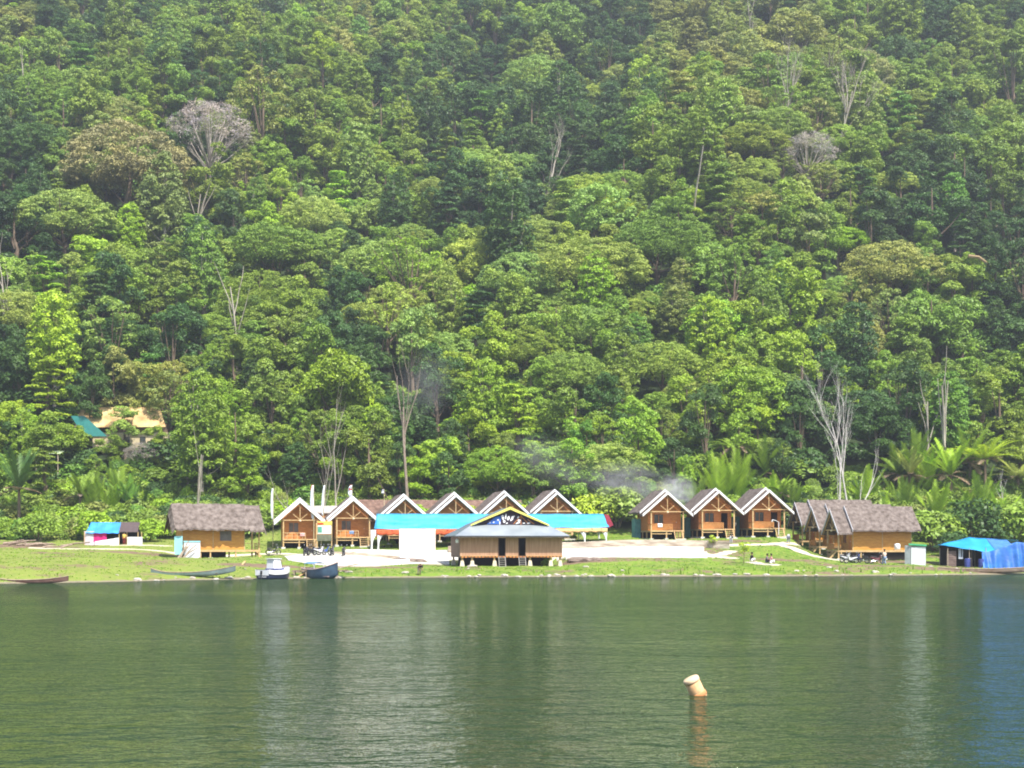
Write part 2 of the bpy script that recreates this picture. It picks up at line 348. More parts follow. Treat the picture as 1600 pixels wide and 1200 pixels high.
def hut(loc, yaw, label, Lb=6.5, floor=1.15, style='rail', walls=None, door='closed', teal_box=True, group=GRP_ROW, side_window=False, seed=1, boards=white, win=True, thm=None, underz=0):
    root = empty('stilt_hut', loc, yaw, label, 'hut', group); wm = walls or wood; thm = thm or thatch
    W = 2.05; E = 3.42; A = 6.12; S = 3.05; k = (A-E)/S; top = E+.88          # wall half-width, eave height, apex, half-span
    wtop = A-.2-k*W
    # body: four plank walls with gables cut to the roof slope
    M = MB(); t = .08
    def gable(y0, y1, zlow):
        M.slab([(-W,y0,zlow),(W,y0,zlow),(W,y0,wtop),(0,y0,A-.22),(-W,y0,wtop)], (0,y1-y0,0))
    gable(Lb-t, Lb, floor)
    # front wall with door and window openings
    wx0, wx1, wz0, wz1 = -1.25, -.15, floor+.85, floor+1.95; dx0, dx1, dz = .75, 1.6, floor+1.95
    fy = (0, t)
    for (a, b, c, d) in ((-W,wx0,floor,wz1),(wx0,wx1,floor,wz0),(wx1,dx0,floor,wz1),(dx1,W,floor,dz)):
        M.box(a, b, *fy, c, d)
    M.slab([(-W,0,wz1),(W,0,wz1),(W,0,wtop),(0,0,A-.22),(-W,0,wtop)], (0,t,0))
    M.box(-W,-W+t,t,Lb-t,floor,wtop); M.box(W-t,W,t,Lb-t,floor,wtop)
    M.build('wall', wm, root)
    for x in (-W-.015, W-.035):
        for y in (.0, Lb*.5, Lb-.08): MB().box(x, x+.05, y, y+.10, floor-.02, wtop-.03).build('corner_board', pale if wm is wood_gold else wood_red, root)
    MB().box(-W,W,-1.65,Lb,floor-.1,floor-.003).build('floor', pale, root)
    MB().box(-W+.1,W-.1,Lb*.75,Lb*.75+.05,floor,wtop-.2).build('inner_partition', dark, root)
    if win:
        f = MB()
        for b_ in ((wx0-.07,wx0,wz0-.07,wz1+.07),(wx1,wx1+.07,wz0-.07,wz1+.07),(wx0,wx1,wz1,wz1+.07),(wx0,wx1,wz0-.07,wz0),((wx0+wx1)/2-.025,(wx0+wx1)/2+.025,wz0,wz1)):
            f.box(b_[0],b_[1],-.03,.05,b_[2],b_[3])
        fo = f.build('window', wood_red, root); MB().box(wx0,wx1,.055,.075,wz0,wz1).build('pane', glassm if style == 'slats' else glassg, fo)
    if door == 'closed':
        d = MB().box(dx0,dx1,-.02,.06,floor,dz).build('door', wood_red if style == 'slats' else wm, root)
        MB().box(dx1-.14,dx1-.09,-.06,-.02,floor+.95,floor+1.05).build('handle', white, d)
    else:
        d = MB().beam((dx0+.02,.08,floor),(dx0+.02,.08,dz),.05).box(dx0,dx0+.04,.1,.8,floor,dz).build('door', wood_red, root)
    # roof
    for nm, y0, y1, dz_ in (('roof', -.3, Lb+.8, 0), ('porch_roof', -2.0, -.32, -.36 if boards else -.14)):
        M = MB()
        for s in (-1, 1):
            thatched(M, lambda u, v, s=s, y0=y0, y1=y1, dz_=dz_: (s*v*S, y0+u*(y1-y0), A-v*(A-E)+dz_), nu=int((y1-y0)*3.2), seed=seed*7+s, rag=.12 if boards else .34)
        M.build(nm, thm, root, fix=True)
        if boards is None:               # shaggy hanging thatch instead of boards
            yy = y1 if nm == 'roof' else y0; r_ = random.Random(seed+5)
            M = MB(); M.grid(lambda u, v: ((u*2-1)*S, yy+(.35 if nm == 'roof' else -.25)*v, A-abs(u*2-1)*(A-E)+dz_-v*(1.0+.25*r_.random())*(1-.45*abs(u*2-1))), 34, 3, (0,.08,0)); M.build('thatch_fringe', thm, root); continue
        M = MB(); yb = y0-.045
        for s in (-1, 1):
            M.slab([(0,yb,A+dz_+.08),(s*(S+.05),yb,E+dz_+.04),(s*(S+.05),yb,E+dz_-.27),(0,yb,A+dz_-.25)], (0,.05,0))
        M.build('bargeboard', boards, root)
    for y, dz_ in ((-.25,0), (Lb+.5,0), (-1.85,-.36)):
        M = MB()
        for s in (-1,1): M.beam((0,y,A-.28+dz_),(s*(S-.15),y,E-.10+dz_),.07,.1)
        M.build('rafter', pale, root)
    MB().box(-W+.15,W-.15,Lb-.35,Lb-.3,-.1,floor-.15).build('rear_shade_board', dark, root); MB().box(W-.3,W-.25,1.4,Lb-.4,-.1,floor-.15).build('side_shade_board', dark, root)  # dark boards added under the floor to stand in for shade
    # porch truss
    zb = E-.02; M = MB(); yt = -1.72
    hw = (A-.6-zb)/k-.05
    M.beam((-hw,yt,zb),(hw,yt,zb),.07,.1); M.beam((0,yt,zb),(0,yt,A-.66),.07,.08)
    M.beam((0,yt,zb+.05),(.85,yt,zb+.75),.05,.07); M.beam((0,yt,zb+.05),(-.85,yt,zb+.75),.05,.07)
    M.build('porch_truss', pale, root)
    MB().lathe([(.02,-.05),(.12,-.02),(.14,.08),(.05,.16)], 10, (.02,yt-.1,zb-.12)).build('lamp', lampm, root)
    # posts + footings
    ys = [-1.6, 1.0, Lb*.55, Lb-.15]
    for x in (-W+.08, W-.08):
        for y in ys:
            g = gz(*(Matrix.Rotation(yaw,3,'Z')@Vector((x,y,0))+Vector(loc)).xy)-loc[2]
            ptop = E-.05 if y < 0 else floor-.1
            MB().box(x-.075,x+.075,y-.075,y+.075,min(0,g)-.1,ptop).build('post', pale, root)
            MB().slab([(x-.24,y-.24,min(0,g)-.25),(x+.24,y-.24,min(0,g)-.25),(x+.24,y+.24,min(0,g)-.25),(x-.24,y+.24,min(0,g)-.25)], (0,0,.45+max(0,g))).build('footing', conc, root)
    for x in (-.1,):
        MB().box(x-.07,x+.07,-1.67,-1.53,-.3,floor-.1).build('post', pale, root); MB().box(x-.2,x+.2,-1.8,-1.4,-.25,.2).build('footing', conc, root)
    M = MB(); M.beam((-W,-1.68,floor-.09),(W,-1.68,floor-.09),.08,.16); M.beam((-W,-1.66,floor-.42),(.55,-1.66,floor-.42),.06,.09)
    for x in (-W-.02, W+.02): M.beam((x,-1.6,floor-.13),(x,Lb,floor-.13),.07,.16)
    M.build('floor_beam', pale, root)
    # railing on the window side
    M = MB(); x1 = .62; rz = floor+.72
    M.beam((-W,-1.66,rz),(x1,-1.66,rz),.07,.08); M.beam((-W+.0,-1.6,rz),(-W+.0,-.02,rz),.05,.06)
    M.beam((x1,-1.66,floor),(x1,-1.66,rz+.02),.08)
    if style == 'slats':
        for i in range(17): xx = -W+.12+i*(x1+W-.2)/16; M.box(xx-.05,xx+.05,-1.67,-1.645,floor+.08,rz-.02)
        for i in range(9): yy = -1.5+i*.17; M.box(-W-.01,-W+.015,yy-.04,yy+.04,floor+.08,rz-.02)
    else:
        M.beam((-W,-1.66,floor+.35),(x1,-1.66,floor+.35),.03,.05)
        for i in range(4): xx = -W+.5+i*.62; M.box(xx-.03,xx+.03,-1.68,-1.64,floor,rz)
    M.build('railing', slatm if style == 'slats' else pale, root)
    # stairs
    M = MB(); sx0, sx1 = .8, 1.75; yb0, yb1 = -1.70, -2.55
    g = min(gz(*(Matrix.Rotation(yaw,3,'Z')@Vector((1.3,yb1,0))+Vector(loc)).xy)-loc[2], .1)
    for x in (sx0, sx1): M.beam((x,yb0,floor-.02),(x,yb1,g+.05),.07,.16)
    n = 5
    for i in range(n):
        f_ = (i+.5)/n; M.box(sx0,sx1,yb0+(yb1-yb0)*f_-.13,yb0+(yb1-yb0)*f_+.1,floor+(g-floor)*f_-.02,floor+(g-floor)*f_+.03)
    M.build('stairs', pale, root)
    MB().box(sx0-.15,sx1+.25,yb1-.6,yb1+.1,g-.3,g+.09).build('stair_slab', conc, root)
    if teal_box:
        MB().box(-W-.75,-W-.03,Lb-2.2,Lb-.1,-.15,floor+1.45).build('washroom_panel', teal, root)
    if side_window:
        xw = -W; yw0, yw1 = 1.5, 2.75; f = MB()
        for (a,b,c,d) in ((yw0,yw1,floor+1.0,floor+1.07),(yw0,yw1,floor+2.0,floor+2.07),(yw0,yw0+.07,floor+1.07,floor+2.0),(yw1-.07,yw1,floor+1.07,floor+2.0)):
            f.box(xw-.05,xw-.005,a,b,c,d)
        fo = f.build('window', glassg, root); MB().box(xw-.035,xw-.004,yw0+.07,yw1-.07,floor+1.07,floor+2.0).build('pane', glassg, fo)
    return root

# left row of six, seen over the marquee
LBL = ['gabled stilt hut between two white banners, first of the row of six',
       'stilt hut under the small red and white flag, just before the marquee',
       'hut whose white gable rises over the start of the cyan marquee roof',
       'hut gable rising directly behind the large white screen side of the marquee',
       'hut gable partly covered by the peak of the yellow gabled hall',
       'hut gable over the far end of the marquee, beyond the yellow gabled hall']
for i in range(6):
    h = HUTS[i]; hut(h[:3], h[3], LBL[i], style='rail', walls=wood_red, teal_box=False, seed=i+1, Lb=6.2)
for i, (d, l) in enumerate([('closed','upper trio hut with a closed plank door, nearest the rising smoke'),
                          ('open','stilt hut with dark open door, middle of the upper trio'),
                          ('open','upper trio hut with open door, beside the side-on golden huts')]):
    h = HUTS[6+i]; hut(h[:3], h[3], l, style='slats', walls=wood, door=d, seed=i+11, Lb=6.2)
for i, l in enumerate(['golden plank hut seen side-on above the motorbikes, nearest the lake of three',
                  'side-on stilt hut sandwiched between its two neighbours, stairs down to the path',
                  'side-on stilt hut furthest up the bank, beside the curving concrete path']):
    h = HUTS[9+i]; hut(h[:3], h[3], l, Lb=6.9, floor=1.1, style='slats', walls=wood_gold, door='closed', seed=21+i, teal_box=(i == 0), boards=mat('greyed_white_board', (.5,.5,.53), .6, .2, var=.1))
h = HUTS[12]
hut(h[:3], h[3], 'side-on thatched hut with a white metal enclosure at its corner, left meadow', Lb=6.9, floor=1.0, style='rail', walls=wood_gold, seed=31, side_window=True, teal_box=False, boards=None)

# metal enclosure and driftwood at that hut
def sheet_enclosure():
    o = on(300, 166.5); root = empty('bathroom_enclosure', o, R(8), 'white metal sheet enclosure with cyan top edge at the corner of the side-on hut', 'enclosure')
    zb = -.25
    M = MB()
    M.grid(lambda u, v: (-.85+u*1.72, .025*math.sin(u*70), zb+v*2.1), 60, 1, (0,.03,0)); M.build('front_sheet', mat('white_metal_sheet', (.78,.80,.82), .45, .4, var=.05), root)
    MB().grid(lambda u, v: (-.87+.02*math.sin(u*50), u*1.8, zb+v*2.1), 40, 1, (.03,0,0)).build('side_sheet', mat('cyan_metal_sheet', (.25,.55,.62), .5, .3, var=.12), root)
    MB().box(-.9,.9,-.06,.06,zb+2.1,zb+2.22).box(-1.9,-1.05,.5,.56,.5,2.5).build('top_rail', mat('cyan_trim', (.3,.68,.75), .5, .3, var=.1), root)
    M = MB()
    for x in (-.85,.85):
        for y in (.05,1.8): M.box(x-.04,x+.04,y-.0,y+.08,zb-.2,zb+2.15)
    M.build('frame_post', pale, root)
sheet_enclosure()
drift = mat('bleached_driftwood', (.26,.2,.14), .85, .1, scale=5, col2=(.5,.42,.33))
rnd = random.Random(5)
for i in range(7):
    p = on(272+i*3.0+rnd.uniform(-3,3), 166.5+rnd.uniform(-1,1.2)); q = p+Vector((rnd.uniform(.6,1.7), rnd.uniform(0,1.2), rnd.uniform(.9,2.0)))
    mid = (p+q)/2+Vector((0,0,.12))
    o = MB().tube([p, mid, q], [.09,.075,.05], 6).build('driftwood_pole', drift); tag(o, 'bleached driftwood pole leaning at the corner of the side-on left hut', 'driftwood', 'driftwood poles leaning by the left hut')

# ------------------------------------------------------------------ yellow gabled hall
def hall():
    z0 = .83; root = empty('bamboo_hall', (at(799,845,160).x, 160, z0), R(9.5), 'bamboo walled hall with hipped grey metal roof and yellow gable boards, at the lake edge', 'hall')
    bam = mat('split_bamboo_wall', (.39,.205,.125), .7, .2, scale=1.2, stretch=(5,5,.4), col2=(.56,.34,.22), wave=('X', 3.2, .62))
    bam_shade = mat('shade_darkened_bamboo', (.16,.10,.07), .75, .2, scale=1.2, stretch=(5,5,.4), col2=(.24,.16,.11), wave=('Y', 3.2, .62))  # darker copy of the front bamboo, side shade put into the colour
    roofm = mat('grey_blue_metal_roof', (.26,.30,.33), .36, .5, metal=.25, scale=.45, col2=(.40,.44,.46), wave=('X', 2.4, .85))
    W = 5.4; D = 7.4; fz = 1.1; wt = 3.15; t = .07
    M = MB()
    for a, b in ((-W,-1.33),(-.67,.8),(1.47,W)): M.box(a,b,0,t,fz,wt)
    M.box(-W,W,D-t,D,fz,wt); M.build('front_wall', bam, root)
    MB().box(-W,-W+t,t+.002,D-t,fz,wt).box(W-t,W,t+.002,D-t,fz,wt).build('side_wall', bam_shade, root)
    MB().box(-W+.1,W-.1,3,3.05,fz,wt).build('inner_partition', dark, root)  # near-black sheet, its colour makes the open doorways look unlit
    M = MB()
    for a, b in ((-W,-1.4),(-.6,.73),(1.54,W)): M.box(a,b,-.03,0,fz-.02,fz+.05)
    M.build('skirting', pale, root)
    MB().box(-W,W,.02,D,fz-.16,fz-.003).build('floor', mat('grey_floor_board', (.2,.14,.1), .8, .1), root)
    M = MB(); rr = random.Random(2)
    for i in range(30): x = -W+.15+i*.36; M.box(x,x+.22,-.14,.015,fz-.12-rr.random()*.06,fz-.05)
    M.build('joist', wood_red, root)
    for a in (-1.33,.8):
        f = MB(); f.box(a-.06,a,-.03,.09,fz,wt); f.box(a+.66,a+.72,-.03,.09,fz,wt); f.build('door_frame', mat('dark_door_frame', (.10,.06,.045), .7, .2), root)
        d = MB().box(a,a+.05,.1,.7,fz,wt-.1).build('door', mat('dark_door', (.09,.05,.04), .7, .2), root)
        s = MB(); n = 5
        for x in (a-.02,a+.66): s.beam((x,-.05,fz-.1),(x,-.55,-.12),.07,.12)
        for i in range(n): f_ = (i+.35)/n; s.box(a,a+.62,-.16-.42*f_-.08,-.16-.42*f_+.08,fz-.15-(fz-.0)*f_-.02,fz-.15-(fz-.0)*f_+.03)
        s.build('stairs', mat('grey_weathered_wood', (.33,.31,.29), .8, .1), root)
    MB().box(-W+.4,W-.4,4.4,4.45,-.1,fz-.2).build('rear_shade_board', dark, root)  # dark board added so the space beneath the hall looks shaded
    for x in (-5.15,-4.1,-1.75,2.0,4.2,5.2):
        for y in (.2,7.1):
            MB().slab([(x-.27,y-.27,-.5),(x+.27,y-.27,-.5),(x+.27,y+.27,-.5),(x-.27,y+.27,-.5)],(0,0,.3)).add(
              [(x-.27,y-.27,-.2),(x+.27,y-.27,-.2),(x+.27,y+.27,-.2),(x-.27,y+.27,-.2),(x-.15,y-.15,.62),(x+.15,y-.15,.62),(x+.15,y+.15,.62),(x-.15,y+.15,.62)],
              [(0,1,5,4),(1,2,6,5),(2,3,7,6),(3,0,4,7),(4,5,6,7)]).build('footing', mat('cream_concrete', (.58,.50,.36), .85, .1, col2=(.72,.66,.52)), root)
            MB().box(x-.09,x+.09,y-.09,y+.09,.6,fz-.16).build('post', pale, root)
    # roof
    ex, ez, gx, gzz, az = 6.05, 3.2, 4.05, 4.33, 6.15; y0, yg, y1, yg1 = -.95, 1.1, D+.95, D-1.1
    def plane(M, a, b, c, d, n=2):   # quad a b (eave) c d (upper), thick
        nrm = (Vector(b)-Vector(a)).cross(Vector(d)-Vector(a)).normalized()
        if nrm.z < 0: nrm = -nrm
        M.grid(lambda u, v: Vector(a).lerp(Vector(b), u).lerp(Vector(d).lerp(Vector(c), u), v), n, n, -nrm*.06)
    M = MB(); plane(M, (-ex,y0,ez),(ex,y0,ez),(gx,yg,gzz),(-gx,yg,gzz)); M.build('front_roof_slope', roofm, root)
    M = MB(); plane(M, (ex,y1,ez),(-ex,y1,ez),(-gx,yg1,gzz),(gx,yg1,gzz)); M.build('rear_roof_slope', roofm, root)
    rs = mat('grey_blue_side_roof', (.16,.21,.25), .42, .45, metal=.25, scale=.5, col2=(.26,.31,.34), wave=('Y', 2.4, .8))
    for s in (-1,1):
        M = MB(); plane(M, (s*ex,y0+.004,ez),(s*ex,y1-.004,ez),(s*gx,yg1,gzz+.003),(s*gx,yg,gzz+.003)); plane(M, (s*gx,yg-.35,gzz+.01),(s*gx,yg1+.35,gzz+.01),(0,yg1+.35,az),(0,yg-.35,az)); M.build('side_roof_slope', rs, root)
    yel = mat('yellow_painted_board', (.72,.66,.16), .5, .3, var=.08)
    M = MB()
    for s in (-1,1): M.slab([(0,yg-.4,az+.1),(s*(gx+.12),yg-.4,gzz+.05),(s*(gx+.12),yg-.4,gzz-.12),(0,yg-.4,az-.2)], (0,.04,0))
    M.build('bargeboard', yel, root)
    g = MB(); g.slab([(-gx+.15,yg,gzz-.05),(gx-.15,yg,gzz-.05),(0,yg,az-.16)], (0,.05,0)); gp = g.build('gable_panel', mat('dark_gable_board', (.05,.035,.05), .8, .1), root)
    bl = mat('blue_cloth', (.05,.16,.55), .7, .2, var=.2)
    # blue sheet and irregular white cloth patches hung on the gable
    M = MB(); rr = random.Random(9)
    M.slab([(-2.45,yg-.03,gzz+.08),(-.95,yg-.03,gzz+.08),(-.95,yg-.03,gzz+.95),(-1.5,yg-.03,gzz+.85)], (0,.02,0)); M.build('blue_sheet', bl, gp)
    M = MB()
    for (x, z, w, h, a) in [(-.75,.85,.28,.6,.1),(-.42,.95,.2,.6,-.1),(-.6,.4,.3,.3,.5),(-.15,.75,.3,.45,-.4),(.35,.9,.5,.22,.5),(.2,.6,.45,.25,.8),(1.0,.5,.35,.3,.2),(.85,.22,.7,.16,.35),(1.5,.2,.3,.12,.1),(2.0,.2,.35,.14,.2),(-1.05,.2,.12,.5,0),(-1.25,.55,.2,.2,.3),(-1.7,.3,.2,.14,.4),(-2.1,.25,.2,.1,.2),(-.3,.2,.25,.14,.5),(.9,.85,.3,.15,.7)]:
        pts = []
        for q in range(7):
            th_ = 2*PI*q/7; r_ = .5*(.75+.5*rr.random()); dx, dz_ = w*r_*math.cos(th_), h*r_*math.sin(th_)
            pts.append((x+dx*math.cos(a)-dz_*math.sin(a), yg-.06, gzz+z*.95+dx*math.sin(a)+dz_*math.cos(a)))
        M.slab(pts, (0,.02,0))
    M.build('white_cloth_patch', whitecloth, gp)
    M = MB()
    for x0_, x1_ in ((1.2,.4),(1.2,2.0),(1.9,2.6)): M.beam((x0_,yg-.02,gzz+.95 if x0_ == 1.2 else gzz+.6),(x1_,yg-.02,gzz+.1),.05,.06)
    M.beam((1.2,yg-.02,gzz),(1.2,yg-.02,gzz+1.2),.05,.06); M.build('gable_strut', wood_red, gp)
    M = MB(); M.beam((-ex,y0-.03,ez-.06),(ex,y0-.03,ez-.06),.05,.12); M.beam((-ex,y1+.03,ez-.06),(ex,y1+.03,ez-.06),.05,.12)
    for s in (-1,1): M.beam((s*(ex+.03),y0,ez-.06),(s*(ex+.03),y1,ez-.06),.05,.12)
    M.build('fascia', mat('dark_fascia', (.07,.075,.09), .6, .3), root)
    MB().beam((-ex+.3,y0+.15,ez-.16),(ex-.3,y0+.15,ez-.16),.05,.14).build('eave_beam', mat('pinkish_timber', (.42,.28,.22), .7, .2), root)
    MB().lathe([(.05,-.3),(.14,-.28),(.16,0),(.06,.12)], 10, (-5.75,-.3,2.75)).build('lantern', white, root)
hall()

# ------------------------------------------------------------------ marquee
def marquee():
    pL = Vector(((588-800)/F*179, 179, gz((588-800)/F*179, 179))); pR = Vector(((948-800)/F*181, 181, gz((948-800)/F*181, 181)))
    d = (pR-pL); Ln = math.hypot(d.x, d.y); yaw = math.atan2(d.y, d.x)
    root = empty('party_marquee', (pL.x, pL.y, 0), yaw, 'long open marquee with cyan tarpaulin roof, orange fringe and white draped posts', 'marquee')
    zeL, zeR, zt = 4.93, 5.12, 6.72
    cy = mat('cyan_tarpaulin', (.03,.31,.56), .45, .35, scale=1.1, stretch=(.4,1,1), col2=(.10,.47,.72), bump=.03, wave=('X', .45, .82))
    def roof(u, v, y0, yr):
        x = u*Ln; z0 = zeL+(zeR-zeL)*u; sag = -.10*math.sin(PI*v)*(1+.4*math.sin(u*17)); drop = .12*abs(math.sin(u*PI*5))
        return (x+(.25*(1-v)*(1 if u > .99 else -1 if u < .01 else 0)), y0+(yr-y0)*v, z0+(zt-z0)*v+sag-drop*(1-v)*.8+.02*math.sin(u*70+v*9))
    MB().grid(lambda u, v: roof(u, v, -.4, 2.9), 90, 8, (0,0,-.02)).build('front_canopy', cy, root, smooth=True)
    MB().grid(lambda u, v: roof(u, v, 6.2, 2.92), 60, 6, (0,0,-.02)).build('rear_canopy', cy, root, smooth=True)
    mar = mat('maroon_cloth', (.20,.025,.04), .8, .1, var=.2); orange = mat('orange_fringe_cloth', (.62,.13,.05), .8, .1, var=.2); cream = mat('cream_fringe_cloth', (.75,.52,.24), .8, .1, var=.1)
    MB().slab([(Ln+.1,-.5,zeR-.1),(Ln+.75,-.2,zeR+.25),(Ln+.62,2.9,zt-.1),(Ln+.1,2.9,zt-.05)], (0,0,-.04)).slab([(Ln+.72,-.2,zeR+.22),(Ln+.72,6,zeR+.22),(Ln+.6,2.9,zt-.12)], (.03,0,0)).build('gable_flap', mar, root)
    MB().grid(lambda u, v: (u*Ln, -.46+.04*math.sin(u*160), zeL+(zeR-zeL)*u-.02-v*.2-.1*abs(math.sin(u*PI*5))), 120, 1, (0,.02,0)).build('maroon_hem', mar, root)
    def fringe(u0, u1, m, h):
        MB().grid(lambda u, v: ((u0+(u1-u0)*u)*Ln, -.5+.07*math.sin(u*130)*v, zeL+(zeR-zeL)*(u0+(u1-u0)*u)-.14-v*(h+.12*abs(math.sin(u*PI*(u1-u0)*26)))), int(170*(u1-u0)), 3, (0,.02,0)).build('fringe', m, root, smooth=True)
    fringe(0, .62, orange, .55); fringe(.62, 1.0, cream, .36)
    for s in (0, 1):
        MB().grid(lambda u, v: (s*Ln+.05*math.sin(u*60)*v, -.4+u*6.6, zeL+(zeR-zeL)*s-.12-v*.45), 40, 2, (.02,0,0)).build('fringe', orange if s == 0 else cream, root)
    # posts with tied white drapes
    xs = [-.55, .22, Ln*.17, Ln*.335, Ln*.5, Ln*.66, Ln*.80, Ln*.903, Ln-.1]
    for x in xs:
        for y in (-.35, 6.1):
            w = root.matrix_world; X = pL.x+x*math.cos(yaw)-y*math.sin(yaw); Y = pL.y+x*math.sin(yaw)+y*math.cos(yaw); g = gz(X, Y); ze = zeL+(zeR-zeL)*x/Ln-.15
            po = MB().tube([(x,y,g-.2),(x,y,ze)], .05, 6).build('post', white, root)
            if y < 0 and (x < 1 or x > Ln*.6 or abs(x-Ln*.17) < .1) or x > Ln*.95:
                sgn = -1 if x > Ln*.5 else 1
                def dr(u, v, x=x, y=y, g=g, ze=ze, sgn=sgn):
                    wd = np.interp(v, [0,.12,.55,.75,1], [.95,.8,.26,.16,.24]); off = np.interp(v, [0,.55,1], [.35,.05,0])
                    a = 2*PI*u; return (x+sgn*off+wd*.5*math.cos(a)*(1+.12*math.sin(7*a)), y+.1*math.sin(a)*(1+.3*math.sin(7*a)), ze+(g-ze)*v)
                MB().grid(dr, 28, 10).build('drape', whitecloth, po, smooth=True)
    MB().beam((0,-.35,zeL-.16),(Ln,-.35,zeR-.16),.06).beam((0,6.1,zeL-.16),(Ln,6.1,zeR-.16),.06).beam((0,2.9,zt-.1),(Ln,2.9,zt-.1),.06).build('roof_rail', white, root)
    return root, pL, Ln, yaw
_, mL, mLn, myaw = marquee()

# white backdrop screen
def screen():
    p = on(652, 171); root = empty('white_screen', p, R(3), 'large blank white screen standing in front of the marquee', 'screen')
    MB().grid(lambda u, v: (-2.0+4.0*u, .03*math.sin(u*9)*math.sin(v*PI), -.2+v*(4.82-p.z+.2)), 24, 16, (0,.04,0)).build('cloth', mat('bright_white_sheet', (.84,.84,.85), .7, .2, var=.02), root, smooth=True)
    M = MB()
    for x in (-2,0,2): M.box(x-.04,x+.04,.08,.16,-.4,4.8-p.z); M.beam((x,.14,2.8),(x,1.4,-.1),.05)
    M.build('frame', pale, root)
screen()

# long thatched roof behind the row
def longhouse():
    a = at(560, 780.5, 200); b = at(815, 778, 203); d = b-a; Ln = d.length; yaw = math.atan2(d.y, d.x)
    root = empty('long_thatched_house', (a.x, a.y, 0), yaw, 'long low brown thatched house whose ridge shows between the gables of the hut row', 'house')
    zr = 8.85; ze = 6.2
    M = MB()
    thatched(M, lambda u, v: (u*Ln, -3.2*v, zr+(ze-zr)*v), nu=60, seed=4); thatched(M, lambda u, v: (u*Ln, 3.2*v, zr+(ze-zr)*v), nu=60, seed=5)
    M.build('roof', mat('red_brown_thatch', (.13,.08,.062), .95, .05, scale=2.0, col2=(.28,.18,.14), bump=.12, bscale=9), root)
    M = MB(); M.box(.5,Ln-.5,-2.4,2.4,3.2,6.7); M.build('wall', wood_red, root)
    a = at(497, 790, 197); r2 = empty('grey_roofed_shed', (a.x, a.y, 0), R(6), 'small shed with pale grey roof peeping between the first two gabled huts', 'shed')
    MB().grid(lambda u, v: (-.5+u*3.6, -.8*v, 8.0-.9*v), 2, 2, (0,0,-.1)).grid(lambda u, v: (-.5+u*3.6, .8*v, 8.0-.9*v), 2, 2, (0,0,-.1)).build('roof', mat('pale_grey_sheet', (.42,.38,.34), .7, .2), r2)
    MB().box(-.3,2.9,-.6,.6,3.4,7.2).build('wall', wood_red, r2)
longhouse()

# ------------------------------------------------------------------ terraces and paths
def drape(name, pts_fn, nu, nv, m, lift=.05, th=.12):
    M = MB()
    def fn(u, v):
        x, y = pts_fn(u, v); return (x, y, gz(x, y)+lift)
    M.grid(fn, nu, nv, (0,0,-th)); o = M.build(name, m); tag(o, kind='structure'); return o
pave = mat('white_concrete_paving', (.46,.42,.35), .8, .15, scale=.7, col2=(.72,.69,.62), bump=.015, coords='Object')
pathm = mat('cream_concrete_path', (.50,.44,.33), .85, .1, scale=.8, col2=(.70,.64,.50), bump=.02)
def PX(px, Y): return ((px-800)/F*Y, Y)
def lerp2(tab, u): xs = np.linspace(0,1,len(tab)); return tuple(float(np.interp(u, xs, [t[k] for t in tab])) for k in range(len(tab[0])))
def plaza_left(u, v):
    px = 440+u*262; f = lerp2([(158,),(154.5,),(157,),(160.5,),(162.5,)], u)[0]; b = lerp2([(172,),(175.5,),(177,),(177.5,),(177,)], u)[0]
    return PX(px+(1-v)*10*(1-u), f+(b-f)*v)
drape('left_plaza_paving', plaza_left, 50, 18, pave)
def plaza_right(u, v):
    px = 700+u*400; f = lerp2([(169.5,),(169.0,),(167.6,),(167.3,),(168.5,)], u)[0]; b = lerp2([(178.3,),(178.3,),(178.6,),(178.6,),(178,)], u)[0]
    return PX(px, f+(b-f)*v)
drape('right_plaza_paving', plaza_right, 70, 14, pave)
def path(name, pts, w, m=pathm):
    pts = [Vector((*PX(*p), 0)) for p in pts]; n = 24
    cum = [0]
    for a, b in zip(pts, pts[1:]): cum.append(cum[-1]+(b-a).length)
    def fn(u, v):
        s = u*cum[-1]; x = float(np.interp(s, cum, [p.x for p in pts])); y = float(np.interp(s, cum, [p.y for p in pts]))
        s2 = min(s+.3, cum[-1]); s1 = s2-.6; dx = float(np.interp(s2, cum, [p.x for p in pts])-np.interp(s1, cum, [p.x for p in pts])); dy = float(np.interp(s2, cum, [p.y for p in pts])-np.interp(s1, cum, [p.y for p in pts]))
        L_ = math.hypot(dx, dy) or 1; k = (v-.5)*w*(1+.15*math.sin(u*31)); return (x-dy/L_*k, y+dx/L_*k)
    drape(name, fn, n*2, 3, m, .06, .15)
path('meadow_path', [(45,175),(150,176),(270,176.5),(320,178),(400,179.5),(440,178),(470,174)], 1.3)
path('stall_path', [(172,182),(270,184.5)], .9)
path('upper_path', [(1100,177.5),(1150,178.5),(1200,179),(1222,181),(1250,184)], 1.6)
path('hut_path', [(1210,180),(1235,176.5),(1260,173.5),(1300,170.5),(1322,168.8)], 1.5)
path('lower_path', [(1095,171.5),(1120,169),(1150,167)], 1.3)
path('bank_path', [(1172,163),(1190,160.8),(1218,159.6)], 1.2)
path('side_path', [(1105,168.5),(1125,170.5),(1145,173.5)], 1.3)
path('left_step_path', [(236,165.5),(262,166),(290,164.8)], 1.0)

